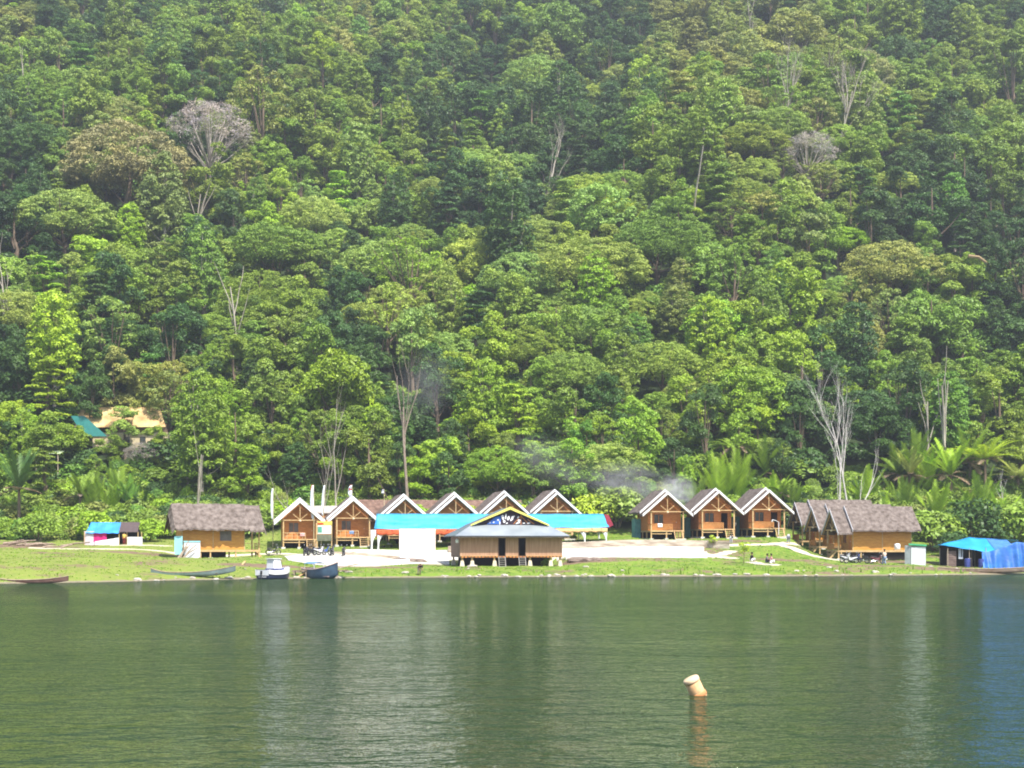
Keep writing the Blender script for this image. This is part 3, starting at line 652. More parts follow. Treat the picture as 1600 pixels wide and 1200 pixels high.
def low_wall(name, pts, h, m, label, t=.35, cat='wall', group=None):
    P = [Vector((*PX(*p), 0)) for p in pts]; M = MB(); n = 8; Q = []
    for a, b in zip(P, P[1:]):
        k = max(2, int((b-a).length/1.2)); Q += [a.lerp(b, i/k) for i in range(k)]
    Q.append(P[-1])
    def fn(u, v):
        i = min(int(round(u*(len(Q)-1))), len(Q)-1); q = Q[i]; g = gz(q.x, q.y); return (q.x, q.y, g-.4+v*(h+.4))
    M.grid(fn, len(Q)-1, 1, (0,t,0)); o = M.build(name, m); tag(o, label, cat, group); return o
stone = mat('cream_stone_blocks', (.26,.2,.15), .85, .1, scale=1.3, stretch=(.5,1,2.2), col2=(.70,.62,.50), bump=.05)
whitew = mat('whitewashed_wall', (.70,.68,.66), .8, .1, scale=.6, stretch=(.4,1,1), col2=(.82,.82,.82))
# small clutter on the porches and between the huts
def clutter():
    def local(i, v): h = HUTS[i]; return Matrix.Rotation(h[3],3,'Z')@Vector(v)+Vector(h[:3])
    for i, (x, z_, m, l) in {6:(-.9,1.95,whitecloth,'white towel draped over the railing of the closed-door upper hut'),1:(-.2,1.9,mat('blue_towel',(.2,.3,.5),.8,.1),'blue towel on the railing of the second gabled hut'),0:(.3,1.9,mat('pink_towel',(.6,.35,.35),.8,.1),'pinkish towel on the railing of the first gabled hut')}.items():
        p = local(i, (x,-1.7,z_)); o = MB().grid(lambda u, v: (-.28+.56*u, (-.06 if v < .5 else .06)+.02*math.sin(u*9), -.42*abs(v-.5)*2+.02), 8, 6, (0,.01,0)).build('towel', m); o.location = p; o.rotation_euler = (0,0,HUTS[i][3]); tag(o, l, 'towel')
    p = local(8, (1.05,-2.3,.9)); o = MB().tube([(0,0,-.8),(.02,0,.95),(-.25,0,1.1),(-.75,0,1.25)],.045,6).tube([(-.75,0,1.25),(-.8,0,1.0)],.07,6).build('bent_pole', whitecloth); o.location = p; tag(o, 'bent white pole in front of the door of the last upper hut', 'pole')
clutter()
G = 'low terrace walls of the plaza'
low_wall('terrace_wall', [(884,166.6),(950,166.8),(1020,166.8),(1105,167.6)], .72, whitew, 'low whitewashed terrace wall along the grass bank right of the bamboo hall', group=G)
low_wall('terrace_wall', [(700,175.5),(880,176.5),(1000,176.8),(1100,176.6),(1140,175.5)], .8, stone, 'stone terrace wall below the marquee and the upper trio of huts', group=G)
low_wall('terrace_wall', [(545,161.2),(600,161.4),(640,161.8)], .42, whitew, 'short pale terrace wall above the grass beside the blue boat', group=G)
low_wall('terrace_wall', [(520,169.5),(580,170),(622,170.3)], .38, stone, 'low stone step across the plaza in front of the white screen', group=G)
low_wall('terrace_wall', [(540,175.7),(600,176),(700,175.8)], .32, whitew, 'low white wall at the foot of the marquee near the parked motorbikes', group=G)
# ------------------------------------------------------------------ boats
def hull(M, Ln, B, H, bow=1.2, stern=.85, sheer=.35, sheer_st=.1, flat=.35, th=.05, nu=22, nv=14):
    def fn(u, v, inn=0):
        x = -Ln/2+u*Ln
        w = B/2*min(1, (stern+(1-stern)*math.sin(min(u/.45,1)*PI/2)))*(1-max(0,(u-.5)/.5)**(1.6*bow+.6)) if u < 1 else 0.0
        w = max(w, .02)-inn*.6
        a = (v-.5)*2; s = abs(a); zg = H+sheer*max(0,(u-.4)/.6)**2+sheer_st*max(0,(.25-u)/.25)**2
        keel = sheer*.75*max(0,(u-.62)/.38)**2+(.6*sheer_st*max(0,(.15-u)/.15)**2)
        prof = (max(0, s-flat)/(1-flat))**1.5 if s > flat else 0
        y = w*(1 if a > 0 else -1)*min(1, (s/.62)**.8)*(0.82+.18*s) if w > 0 else 0
        return Vector((x, y, keel+(zg-keel)*prof+inn))
    M.grid(lambda u, v: fn(u, v), nu, nv); M.grid(lambda u, v: fn(u, v, .0)+Vector((0,-th*(v-.5)*2,th*(1-abs(v-.5)*2)+.002)), nu, nv)
    n = 8
    for u in (0,):
        pts = [fn(0, j/nv) for j in range(nv+1)]; M.slab(pts, (.05,0,0))
    return fn
def rim(M, fn, r=.03, nu=22):
    for v in (0,1): M.tube([fn(i/nu, v)+Vector((0,0,.01)) for i in range(nu+1)], r, 5)

def canoe(px, Y, Ln, yaw, col, label, B=.75, H=.38, sheer=.35, dz=-.05, tiltx=0):
    p = on(px, Y); p.z = max(p.z, -.05)+dz
    root = empty('dugout_canoe', p, yaw, label, 'canoe'); root.rotation_euler[0] = tiltx
    M = MB(); fn = hull(M, Ln, B, H, bow=1.0, stern=.12, sheer=sheer, sheer_st=sheer*.6); M.build('hull', col, root, smooth=True)
    r = MB(); rim(r, fn, .035); r.build('gunwale', mat('canoe_rim_wood', (.35,.27,.2), .8, .1), root)
    t = MB()
    for x in (-Ln*.22, Ln*.05, Ln*.28): t.box(x-.1,x+.1,-B*.42,B*.42,H-.08,H-.045)
    t.build('thwart', mat('canoe_thwart_wood', (.3,.22,.15), .8, .1), root)
canoe(50, 126.8, 6.0, R(1), mat('red_brown_hull', (.10,.05,.04), .8, .15, scale=2, col2=(.2,.12,.1)), 'long dark red-brown dugout canoe pulled up at the edge of the left meadow', sheer=.32, H=.3)
canoe(302, 138.7, 7.6, R(2), mat('grey_green_hull', (.12,.17,.16), .8, .15, scale=2, col2=(.2,.26,.24)), 'grey-green dugout canoe with raised bow on the grass below the side-on hut', sheer=.6, H=.34, dz=.0)
canoe(1548, 160.6, 11.0, R(2), mat('grey_brown_hull', (.2,.14,.10), .8, .15, scale=2, col2=(.32,.26,.2)), 'long grey-brown dugout canoe moored below the blue tarp shelter', sheer=.3, H=.42, B=.9, dz=-.02)

def speedboat():
    p = on(431, 141.2); p.z = -.12; root = empty('white_speedboat', p, R(58), 'white motor boat with square cabin and dark blue stern, nosed onto the bank', 'boat')
    M = MB(); fn = hull(M, 4.7, 2.05, .95, bow=1.1, stern=.95, sheer=.35); M.build('hull', mat('navy_hull', (.05,.06,.13), .35, .5, var=.1), root, smooth=True)
    M = MB()
    for s in (0,1): M.grid(lambda u, v, s=s: fn(u, s)+Vector((0,(.05 if s else -.05),.03-v*.42)), 22, 1, (0,(.02 if s else -.02),0))
    M.box(-2.42,-2.37,-.98,.98,.5,1.0); M.build('topside_band', white, root)
    M = MB(); rr = random.Random(4)
    for i in range(6): y = -.6+i*.2; M.box(-2.40,-2.36,y,y+.11,.30+rr.random()*.04,.40)
    M.build('stern_marking', white, root)
    deck = MB(); deck.grid(lambda u, v: (lambda q: Vector((q.x, q.y*(1-2*v)*1.0 if False else (v-.5)*2*abs(q.y), q.z-.05)))(fn(.45+u*.53, 1)), 10, 4, (0,0,-.03)); deck.build('foredeck', white, root)
    c = MB(); c.add([(-1.0,-.62,.75),(.6,-.58,.75),(.6,.58,.75),(-1.0,.62,.75),(-.95,-.55,2.05),(.25,-.5,2.05),(.25,.5,2.05),(-.95,.55,2.05)],[(0,3,2,1),(4,5,6,7),(0,1,5,4),(1,2,6,5),(2,3,7,6),(3,0,4,7)])
    cab = c.build('cabin', white, root, bevel=.08)
    MB().box(-1.06,.7,-.68,.68,1.02,1.14).build('cabin_band', mat('navy_trim', (.07,.08,.3), .4, .4), cab)
    MB().box(.30,.55,-.45,.45,1.3,1.75).build('windscreen', glassm, cab)
    MB().box(-1.1,.35,-.62,.62,2.05,2.11).build('cabin_roof', white, cab)
    M = MB().box(-2.6,-2.44,-.10,.10,.6,.95); M.tube([(-2.52,0,.6),(-2.53,0,-.2)], .07, 8); M.build('outboard_motor', mat('black_motor', (.03,.03,.035), .4, .4), root, bevel=.03); return root
sb_ = speedboat(); sb_.scale = (.80,.80,.95)
def blueboat():
    p = on(503, 142.8); p.z = -.1; root = empty('blue_wooden_boat', p, R(-48), 'dark blue wooden boat with pale inner planks and small blue awning at the jetty', 'boat')
    M = MB(); fn = hull(M, 5.0, 1.7, .95, bow=.9, stern=.7, sheer=.65); M.build('hull', mat('dark_blue_hull', (.05,.08,.13), .5, .35, scale=1.5, col2=(.09,.16,.23)), root, smooth=True)
    r = MB(); rim(r, fn, .05); r.build('gunwale', mat('pinkish_gunwale', (.55,.4,.36), .7, .2), root)
    MB().grid(lambda u, v: (-2.2+u*3.9, (v-.5)*1.25, .32), 6, 4, (0,0,-.03)).build('floor_boards', mat('pinkish_boards', (.55,.38,.33), .8, .1), root)
    t = MB()
    for x in (-1.6,-.5,.7): t.box(x-.12,x+.12,-.72,.72,.6,.64)
    t.build('thwart', pale, root)
    MB().grid(lambda u, v: (-2.1+u*1.7, -.6+v*1.2, 1.5+.12*math.sin(PI*v)), 6, 6, (0,0,-.03)).build('awning', mat('blue_awning', (.08,.22,.5), .6, .3), root)
    M = MB()
    for x in (-2.0,-.5):
        for y in (-.55,.55): M.tube([(x,y,.6),(x,y,1.52)], .025, 5)
    M.build('awning_post', white, root)
blueboat()
def jetty(px0, px1, Y, label, slope=0):
    a = at(px0, 892, Y); b = at(px1, 891, Y+slope); d = b-a; root = empty('plank_jetty', (a.x,a.y,0), math.atan2(d.y,d.x), label, 'jetty'); Ln = math.hypot(d.x,d.y)
    M = MB(); n = int(Ln/.24); rr = random.Random(px0)
    for i in range(n): M.box(i*.24,i*.24+.2,-.45+rr.uniform(-.05,.05),.45+rr.uniform(-.05,.05),.72,.77)
    M.build('deck', mat('brown_deck_planks', (.3,.2,.13), .85, .1, col2=(.45,.34,.24)), root)
    MB().beam((0,-.35,.66),(Ln,-.35,.66),.09).beam((0,.35,.66),(Ln,.35,.66),.09).build('beam', drift, root)
    for x in np.arange(.2, Ln, 1.1):
        for y in (-.35,.35): MB().tube([(x,y,-.9),(x,y,.7)], .06, 6).build('post', drift, root)
jetty(457, 484, 143.6, 'short plank jetty between the white motor boat and the blue boat')
jetty(524, 545, 144.2, 'short plank jetty just beyond the blue boat')
for i, (a, b, l) in enumerate([((462,903,142.6),(487,889,144.5),'pale plank leaning from the shore up to the jetty by the blue boat'),((527,888,146),(560,881,150),'dark driftwood branch lying on the bank beyond the blue boat'),((378,883,150),(383,877,151),'single pale stick poking from the meadow below the side-on left hut')]):
    p, q = at(*a), at(*b); tag(MB().beam(p, q, .16, .08).build('plank' if i != 1 else 'driftwood', pale if i != 1 else drift), l, 'plank' if i != 1 else 'driftwood')

# ------------------------------------------------------------------ motorbikes
tyre = mat('black_rubber', (.02,.02,.022), .8, .2); chrome = mat('dull_chrome', (.5,.5,.52), .3, .5, metal=.8, var=.05); seatm = mat('black_seat', (.025,.022,.025), .5, .4)
def bike_proto(body):
    root = empty('motorbike', (0,0,0))
    for x in (-.62,.62):
        w = MB().torus((x,0,.3), .25, .055, 'Y', 18, 7).build('wheel', tyre, root, smooth=True)
        m = MB(); [m.beam((x,0,.3),(x+.24*math.cos(k*PI/3),0,.3+.24*math.sin(k*PI/3)),.02) for k in range(6)]; m.torus((x,0,.3),.2,.015,'Y',14,5); m.build('rim', chrome, w)
    f = MB(); f.tube([(-.62,.07,.3),(-.1,.07,.32),(.1,0,.4),(.42,0,.82)],.035,6); f.tube([(-.62,-.07,.3),(-.1,-.07,.32)],.03,6); f.tube([(.62,.07,.3),(.5,.07,.7),(.42,.05,.88)],.03,6); f.tube([(.62,-.07,.3),(.5,-.07,.7),(.42,-.05,.88)],.03,6)
    f.build('frame', chrome, root)
    MB().tube([(-.15,0,.33),(.15,0,.35)],.13,8).build('engine', mat('grey_engine', (.15,.15,.16), .5, .4, metal=.4), root)
    b = MB(); b.slab([(-.75,-.12,.62),(-.35,-.12,.5),(.05,-.12,.38),(.3,-.12,.35),(.36,-.12,.62),(.5,-.12,.92),(.4,-.12,.98),(.22,-.12,.62),(-.1,-.12,.6),(-.7,-.12,.72)], (0,.24,0)); b.build('fairing', body, root, bevel=.03)
    s = MB(); s.slab([(-.72,-.13,.73),(-.1,-.13,.66),(.05,-.13,.70),(-.1,-.13,.76),(-.45,-.13,.82),(-.72,-.13,.83)], (0,.26,0)); s.build('seat', seatm, root, bevel=.03)
    h = MB(); h.tube([(.36,-.34,1.02),(.42,-.2,1.0),(.44,0,.95),(.42,.2,1.0),(.36,.34,1.02)],.022,6); h.build('handlebar', tyre, root)
    for y in (-.3,.3): MB().tube([(.38,y,1.02),(.4,y,1.16)],.012,4).tube([(.4,y-.05,1.18),(.4,y+.05,1.18)],.04,6).build('mirror', chrome, root)
    MB().lathe([(.02,-.05),(.08,-.03),(.09,.04)],10,(.50,0,.88)).build('headlight', white, root)
    MB().slab([(.42,-.06,.56),(.62,-.06,.62),(.85,-.06,.5),(.62,-.06,.58)],(0,.12,0)).build('mudguard', body, root)
    return root
bodies = [mat('white_bike_paint', (.7,.7,.72), .3, .5, var=.05), mat('black_bike_paint', (.03,.03,.04), .3, .5), mat('blue_bike_paint', (.05,.10,.35), .3, .5), mat('red_bike_paint', (.14,.03,.04), .3, .5)]
protos = [bike_proto(b) for b in bodies]; used = set()
BK = [(427,177.5,20,1,'dark motorbike with white front parked on the grass left of the first gabled hut','a'),
 (478,166.5,80,1,'motorbike standing first in the line on the pale plaza behind the white boat','b'),(487,167,65,1,'black motorbike on the plaza, second from the white boat','b'),(499,167.5,40,0,'white motorbike angled in the middle of the plaza line','b'),
 (507,168,15,2,'blue and white motorbike parked sideways on the plaza','b'),(519,167.5,85,1,'black motorbike near the end of the plaza line, seen head-on','b'),(537,167.5,88,1,'black motorbike parked alone at the far end of the plaza line','b'),
 (1322,167,30,0,'white motorbike with raised windscreen at the foot of the hut stairs','c'),(1330,165.8,200,0,'white motorbike in front of the cluster below the golden hut','c'),(1338,166.8,40,2,'blue motorbike in the cluster under the golden hut','c'),(1346,166.2,150,1,'black motorbike at the outer edge of the cluster below the golden hut','c'),(1370,166.4,5,3,'low dark motorbike beside the man in the pale shirt','c')]
GB = {'a':None,'b':'motorbikes parked on the left plaza','c':'motorbikes parked below the golden plank huts'}
for px, Y, rz, k, l, g in BK:
    o = protos[k] if k not in used else copy_tree(protos[k]); used.add(k)
    o.location = on(px, Y, .03 if g != 'b' else .06); o.rotation_euler = (0,0,R(rz)); tag(o, l, 'motorbike', GB[g])
    if not GB[g] and 'group' in o: del o['group']

# ------------------------------------------------------------------ people
def skin_obj(name, verts, edges, radii, m, parent, sub=1, root_i=0):
    bm = bmesh.new(); lay = bm.verts.layers.skin.verify(); vs = [bm.verts.new(v) for v in verts]
    for v, r, i in zip(vs, radii, range(len(vs))): v[lay].radius = r if hasattr(r, '__len__') else (r, r); v[lay].use_root = (i == root_i)
    for a, b in edges: bm.edges.new((vs[a], vs[b]))
    me = bpy.data.meshes.new(name); bm.to_mesh(me); bm.free(); me.materials.append(m)
    o = bpy.data.objects.new(name, me); C.objects.link(o); o.parent = parent
    sk = o.modifiers.new('skin', 'SKIN'); sk.use_smooth_shade = True; s = o.modifiers.new('sub', 'SUBSURF'); s.levels = sub; s.render_levels = sub
    return o
skinm = mat('brown_skin', (.28,.14,.08), .6, .3, var=.1); hairm = mat('black_hair', (.012,.01,.01), .6, .3)
def person(loc, rz, pose, shirt, trousers, label, hgt=1.65, group=None):
    root = empty('person', loc, rz, label, 'person', group); k = hgt/1.65
    # joints: 0 pelvis 1 waist 2 chest 3 neck 4 head-low 5 head-top  arms 6-9 / 10-13  legs 14-17 / 18-21
    if pose == 'stand' or pose == 'walk':
        st = .16 if pose == 'walk' else .03
        J = [(0,0,.88),(0,0,1.02),(0,0,1.25),(0,0,1.42),(0,-.01,1.50),(0,-.01,1.62),
             (-.17,0,1.35),(-.22,.03,1.10),(-.22,-.08,.88),(-.22,-.11,.80),(.17,0,1.35),(.22,.02,1.10),(.24,-.10,.88),(.24,-.13,.80),
             (-.09,0,.84),(-.10,-st*.6,.47),(-.10,st*.5,.08),(-.10,st*.5-.14,.04),(.09,0,.84),(.10,-st*1.0,.47),(.10,-st*1.3,.08),(.10,-st*1.3-.14,.04)]
    elif pose == 'bend':
        J = [(0,0,.82),(0,-.14,.93),(0,-.32,.98),(0,-.47,.94),(0,-.53,.90),(0,-.62,.83),
             (-.17,-.36,.96),(-.19,-.40,.70),(-.15,-.52,.48),(-.14,-.56,.41),(.17,-.36,.96),(.19,-.38,.70),(.15,-.50,.48),(.14,-.55,.41),
             (-.09,.02,.78),(-.11,-.06,.44),(-.12,.06,.08),(-.12,-.08,.04),(.09,.02,.78),(.11,-.04,.44),(.12,.08,.08),(.12,-.06,.04)]
    else:   # sit / crouch
        J = [(0,0,.26),(0,-.02,.40),(0,-.05,.62),(0,-.07,.78),(0,-.09,.86),(0,-.10,.98),
             (-.17,-.05,.72),(-.23,-.14,.50),(-.15,-.34,.44),(-.12,-.40,.42),(.17,-.05,.72),(.23,-.14,.50),(.15,-.34,.44),(.12,-.40,.42),
             (-.10,-.03,.24),(-.15,-.38,.44),(-.13,-.36,.08),(-.13,-.50,.04),(.10,-.03,.24),(.15,-.38,.44),(.13,-.34,.08),(.13,-.48,.04)]
    J = [tuple(c*k for c in p) for p in J]
    rad = [.13,.12,.15,.055,.075,.085, .06,.045,.035,.04, .06,.045,.035,.04, .09,.065,.045,.04, .09,.065,.045,.04]; rad = [r*k for r in rad]
    E = [(0,1),(1,2),(2,3),(3,4),(4,5),(2,6),(6,7),(7,8),(8,9),(2,10),(10,11),(11,12),(12,13),(0,14),(14,15),(15,16),(16,17),(0,18),(18,19),(19,20),(20,21)]
    body = skin_obj('body', J, E, rad, skinm, root, 2)
    ids = [1,0,2,6,7,10,11]; mp = {v: i for i, v in enumerate(ids)}
    skin_obj('shirt', [Vector(J[i])+Vector((0,0,-.03 if i in (7,11) else 0)) for i in ids], [(mp[a],mp[b]) for a, b in E if a in mp and b in mp], [rad[i]*1.18+.012 for i in ids], shirt, root, 1)
    ids = [0,14,15,16,18,19,20]; mp = {v: i for i, v in enumerate(ids)}
    skin_obj('trousers', [Vector(J[i])+Vector((0,0,.02 if i in (16,20) else -.01)) for i in ids], [(mp[a],mp[b]) for a, b in E if a in mp and b in mp], [rad[i]*1.15+.014 for i in ids], trousers, root, 1)
    h = Vector(J[5])+Vector((0,.02,.02))*k
    MB().lathe([(.02,-.06),(.10,-.05),(.118,.0),(.11,.06),(.07,.10),(.02,.115)], 12, h).build('hair', hairm, root, smooth=True)
    return root
def cl(n, c): return mat(n, c, .85, .1, scale=8, var=.12)
person(on(1382,164.5,.03), R(205), 'walk', cl('pale_peach_shirt',(.66,.52,.42)), cl('faded_jeans',(.22,.32,.48)), 'man in pale shirt and faded jeans walking beside the parked motorbikes', 1.6)
person(on(1142,179.5,.03), R(10), 'bend', cl('light_blue_shirt',(.62,.70,.78)), cl('light_blue_skirt',(.55,.62,.72)), 'person in light blue stooping at the foot of the middle upper hut stairs', 1.55)
person(on(1232,182,.05), R(170), 'bend', cl('grey_white_shirt',(.6,.62,.68)), cl('grey_trousers',(.2,.21,.27)), 'person in grey and white bending on the path beside the last gabled hut', 1.6)
person(on(1148,190,.6), R(20), 'stand', cl('white_shirt',(.8,.8,.8)), cl('dark_trousers',(.03,.03,.05)), 'person in white top and dark trousers between two upper huts', 1.6)
person(on(1174,162.8,.08), R(110), 'sit', cl('black_top',(.03,.03,.04)), cl('white_shorts',(.7,.7,.7)), 'person in black top sitting on the path beside the young sapling', 1.5)
person(on(1198,161,.10), R(60), 'sit', cl('grey_top',(.16,.15,.2)), cl('dark_shorts',(.05,.05,.08)), 'person in dark grey sitting with a companion on the short bank path', 1.5)
person(on(1204,160.6,.10), R(100), 'sit', cl('pink_top',(.62,.32,.32)), cl('white_trousers',(.75,.75,.78)), 'person in pink top and white trousers sitting on the short bank path', 1.55)
person(on(655,147.5,.03), R(25), 'bend', cl('black_shirt',(.03,.03,.04)), cl('beige_trousers',(.5,.4,.34)), 'person in black stooping at the waterline below the plaza bank', 1.6)
person(on(194,183.0,.05), R(0), 'stand', cl('yellow_shirt',(.7,.5,.12)), cl('dark_red_trousers',(.2,.04,.03)), 'person in yellow standing in the opening of the tarp roofed stall', 1.5)

# ------------------------------------------------------------------ banners, flags, sign
def banner(px, Yv, ytop, ybase_cloth, label, cat, lean=0, cloth=True, red=False, wide=.55, side=-1):
    b = on(px, Yv); t = at(px+lean, ytop, Yv); root = empty('banner_pole' if not red else 'flag_pole', b, 0, label, cat)
    d = t-b
    MB().tube([(0,0,-.3), d*.5+Vector((.05,0,0)), d], [.05,.04,.03], 6).build('pole', mat('pale_yellow_bamboo', (.55,.48,.28), .7, .2), root)
    if cloth:
        z0 = (HC+(HY-ybase_cloth)/F*Yv)-b.z
        def fn(u, v):
            z = z0+(d.z-.1-z0)*v; k = z/d.z; w = wide*(.25+.75*math.sin(PI*min(1,(1-v)*.8+.12)))
            return (d.x*k+side*u*w, .08*math.sin(v*11+u*2), z)
        MB().grid(fn, 4, 18, (0,.01,0)).build('cloth', mat('pale_blue_white_cloth', (.72,.76,.86), .85, .1, var=.06), root, smooth=True)
        if red: MB().grid(lambda u, v: (d.x+side*u*.55*(1-.4*v)*(1-.3*u), .07*math.sin(u*5), d.z-.7+v*.65), 6, 4, (0,.01,0)).build('red_stripe', redm, root)
banner(426, 187, 762, 812, 'slim white banner on a bare bamboo pole left of the first gabled hut', 'banner', lean=1, wide=.32)
banner(490, 184.5, 757, 812, 'tall white banner with red tip between the first and second gabled huts', 'banner', red=True, wide=.42)
banner(501, 186, 757, 806, 'white banner leaning to one side between the first two gabled huts', 'banner', lean=7, wide=.3)
banner(550, 189.5, 757, 779, 'small red and white flag above the second gabled hut', 'flag', red=True, wide=.5)
banner(600, 196, 764, 772, 'short pale pole with a scrap of cloth behind the third hut', 'pole', wide=.35)

def signboard():
    b = on(507, 181.5); root = empty('notice_board', b, R(2), 'notice board with red and yellow header over a white and green poster between two huts', 'notice board')
    z = lambda py: (HC+(HY-py)/F*181.5)-b.z
    M = MB()
    for x in (-.85,.85): M.box(x-.05,x+.05,.03,.12,-.3,z(814))
    M.build('post', pale, root)
    MB().box(-.8,.8,0,.04,z(834),z(821)).build('poster', mat('white_poster', (.7,.76,.76), .5, .3, var=.05), root)
    MB().box(-.78,-.3,-.02,-.003,z(832),z(823)).build('green_panel', mat('green_print', (.1,.35,.25), .5, .3), root)
    MB().box(-.8,.9,-.01,.05,z(820.5),z(814.5)).build('header', mat('yellow_header', (.7,.55,.12), .5, .3), root)
    MB().box(-.8,-.1,-.03,-.013,z(819.5),z(817.2)).build('red_print', redm, root)
    MB().box(-.9,.85,.0,.5,z(845),z(835)).build('counter', mat('grey_green_board', (.16,.17,.12), .8, .1), root)
signboard()

# ------------------------------------------------------------------ stall at left
def stall():
    b = on(177, 184); root = empty('tarp_stall', b, R(6), 'small stall with bright blue tarp roof, brown roof and magenta cloth at the meadow edge', 'stall')
    z = lambda py: (HC+(HY-py)/F*184)-b.z; X = lambda px: (px-177)/F*184
    MB().grid(lambda u, v: (X(135)+u*(X(186)-X(135))+.35*(v if u < .3 else 0), -.3+1.9*v, z(833)+(z(816)-z(833))*v-.08*math.sin(PI*v)+.03*math.sin(u*25)), 16, 6, (0,0,-.02)).build('blue_tarp_roof', mat('azure_tarp', (.03,.22,.68), .45, .35, scale=1, col2=(.06,.34,.78)), root)
    MB().grid(lambda u, v: (X(186)+u*(X(215)-X(186)), -.25+1.85*v, z(831)+(z(815.5)-z(831))*v), 4, 4, (0,0,-.06)).build('brown_roof', mat('dark_brown_sheet', (.10,.075,.075), .8, .1, var=.2), root)
    MB().grid(lambda u, v: (X(135)+u*(X(212)-X(135)), 3.4-1.8*v, z(831)+(z(816)-z(831))*v-.02), 8, 4, (0,0,-.03)).build('rear_roof', mat('dark_brown_sheet', (.10,.075,.075)), root)
    MB().grid(lambda u, v: (X(132.5)+u*(X(148)-X(132.5)), -.1*math.sin(u*3), -.1+(z(830)+.1)*v), 8, 6, (0,.03,0)).build('side_cloth', mat('pinkish_white_cloth', (.62,.56,.60), .85, .1, var=.12), root)
    MB().grid(lambda u, v: (X(147)+u*(X(167)-X(147)), -.05+.04*math.sin(u*14), z(847)+(z(832)-z(847))*v), 12, 4, (0,.02,0)).build('magenta_cloth', mat('magenta_cloth', (.62,.03,.20), .85, .1, var=.1), root)
    MB().grid(lambda u, v: (X(149)+u*(X(186)-X(149)), -.22-.1*math.sin(u*9), -.1+(z(840+6*(1-u))+.1)*v), 14, 4, (0,.04,0)).build('front_sheet', whitecloth, root)
    MB().grid(lambda u, v: (X(199)+u*(X(222)-X(199)), -.2-.05*math.sin(u*8), -.1+(z(839)+.1)*v), 10, 3, (0,.04,0)).build('front_sheet', whitecloth, root)
    MB().box(X(135),X(213),3.0,3.06,-.1,z(828)).box(X(213),X(214),0,3,-.1,z(830)).box(X(133),X(134),.1,3,-.1,z(830)).build('wall', dark, root)
    M = MB()
    for px in (133,186,198,215):
        for y in (-.05,3.2): M.box(X(px)-.04,X(px)+.04,y-.04,y+.04,-.3,z(831))
    M.build('post', pale, root)
stall()

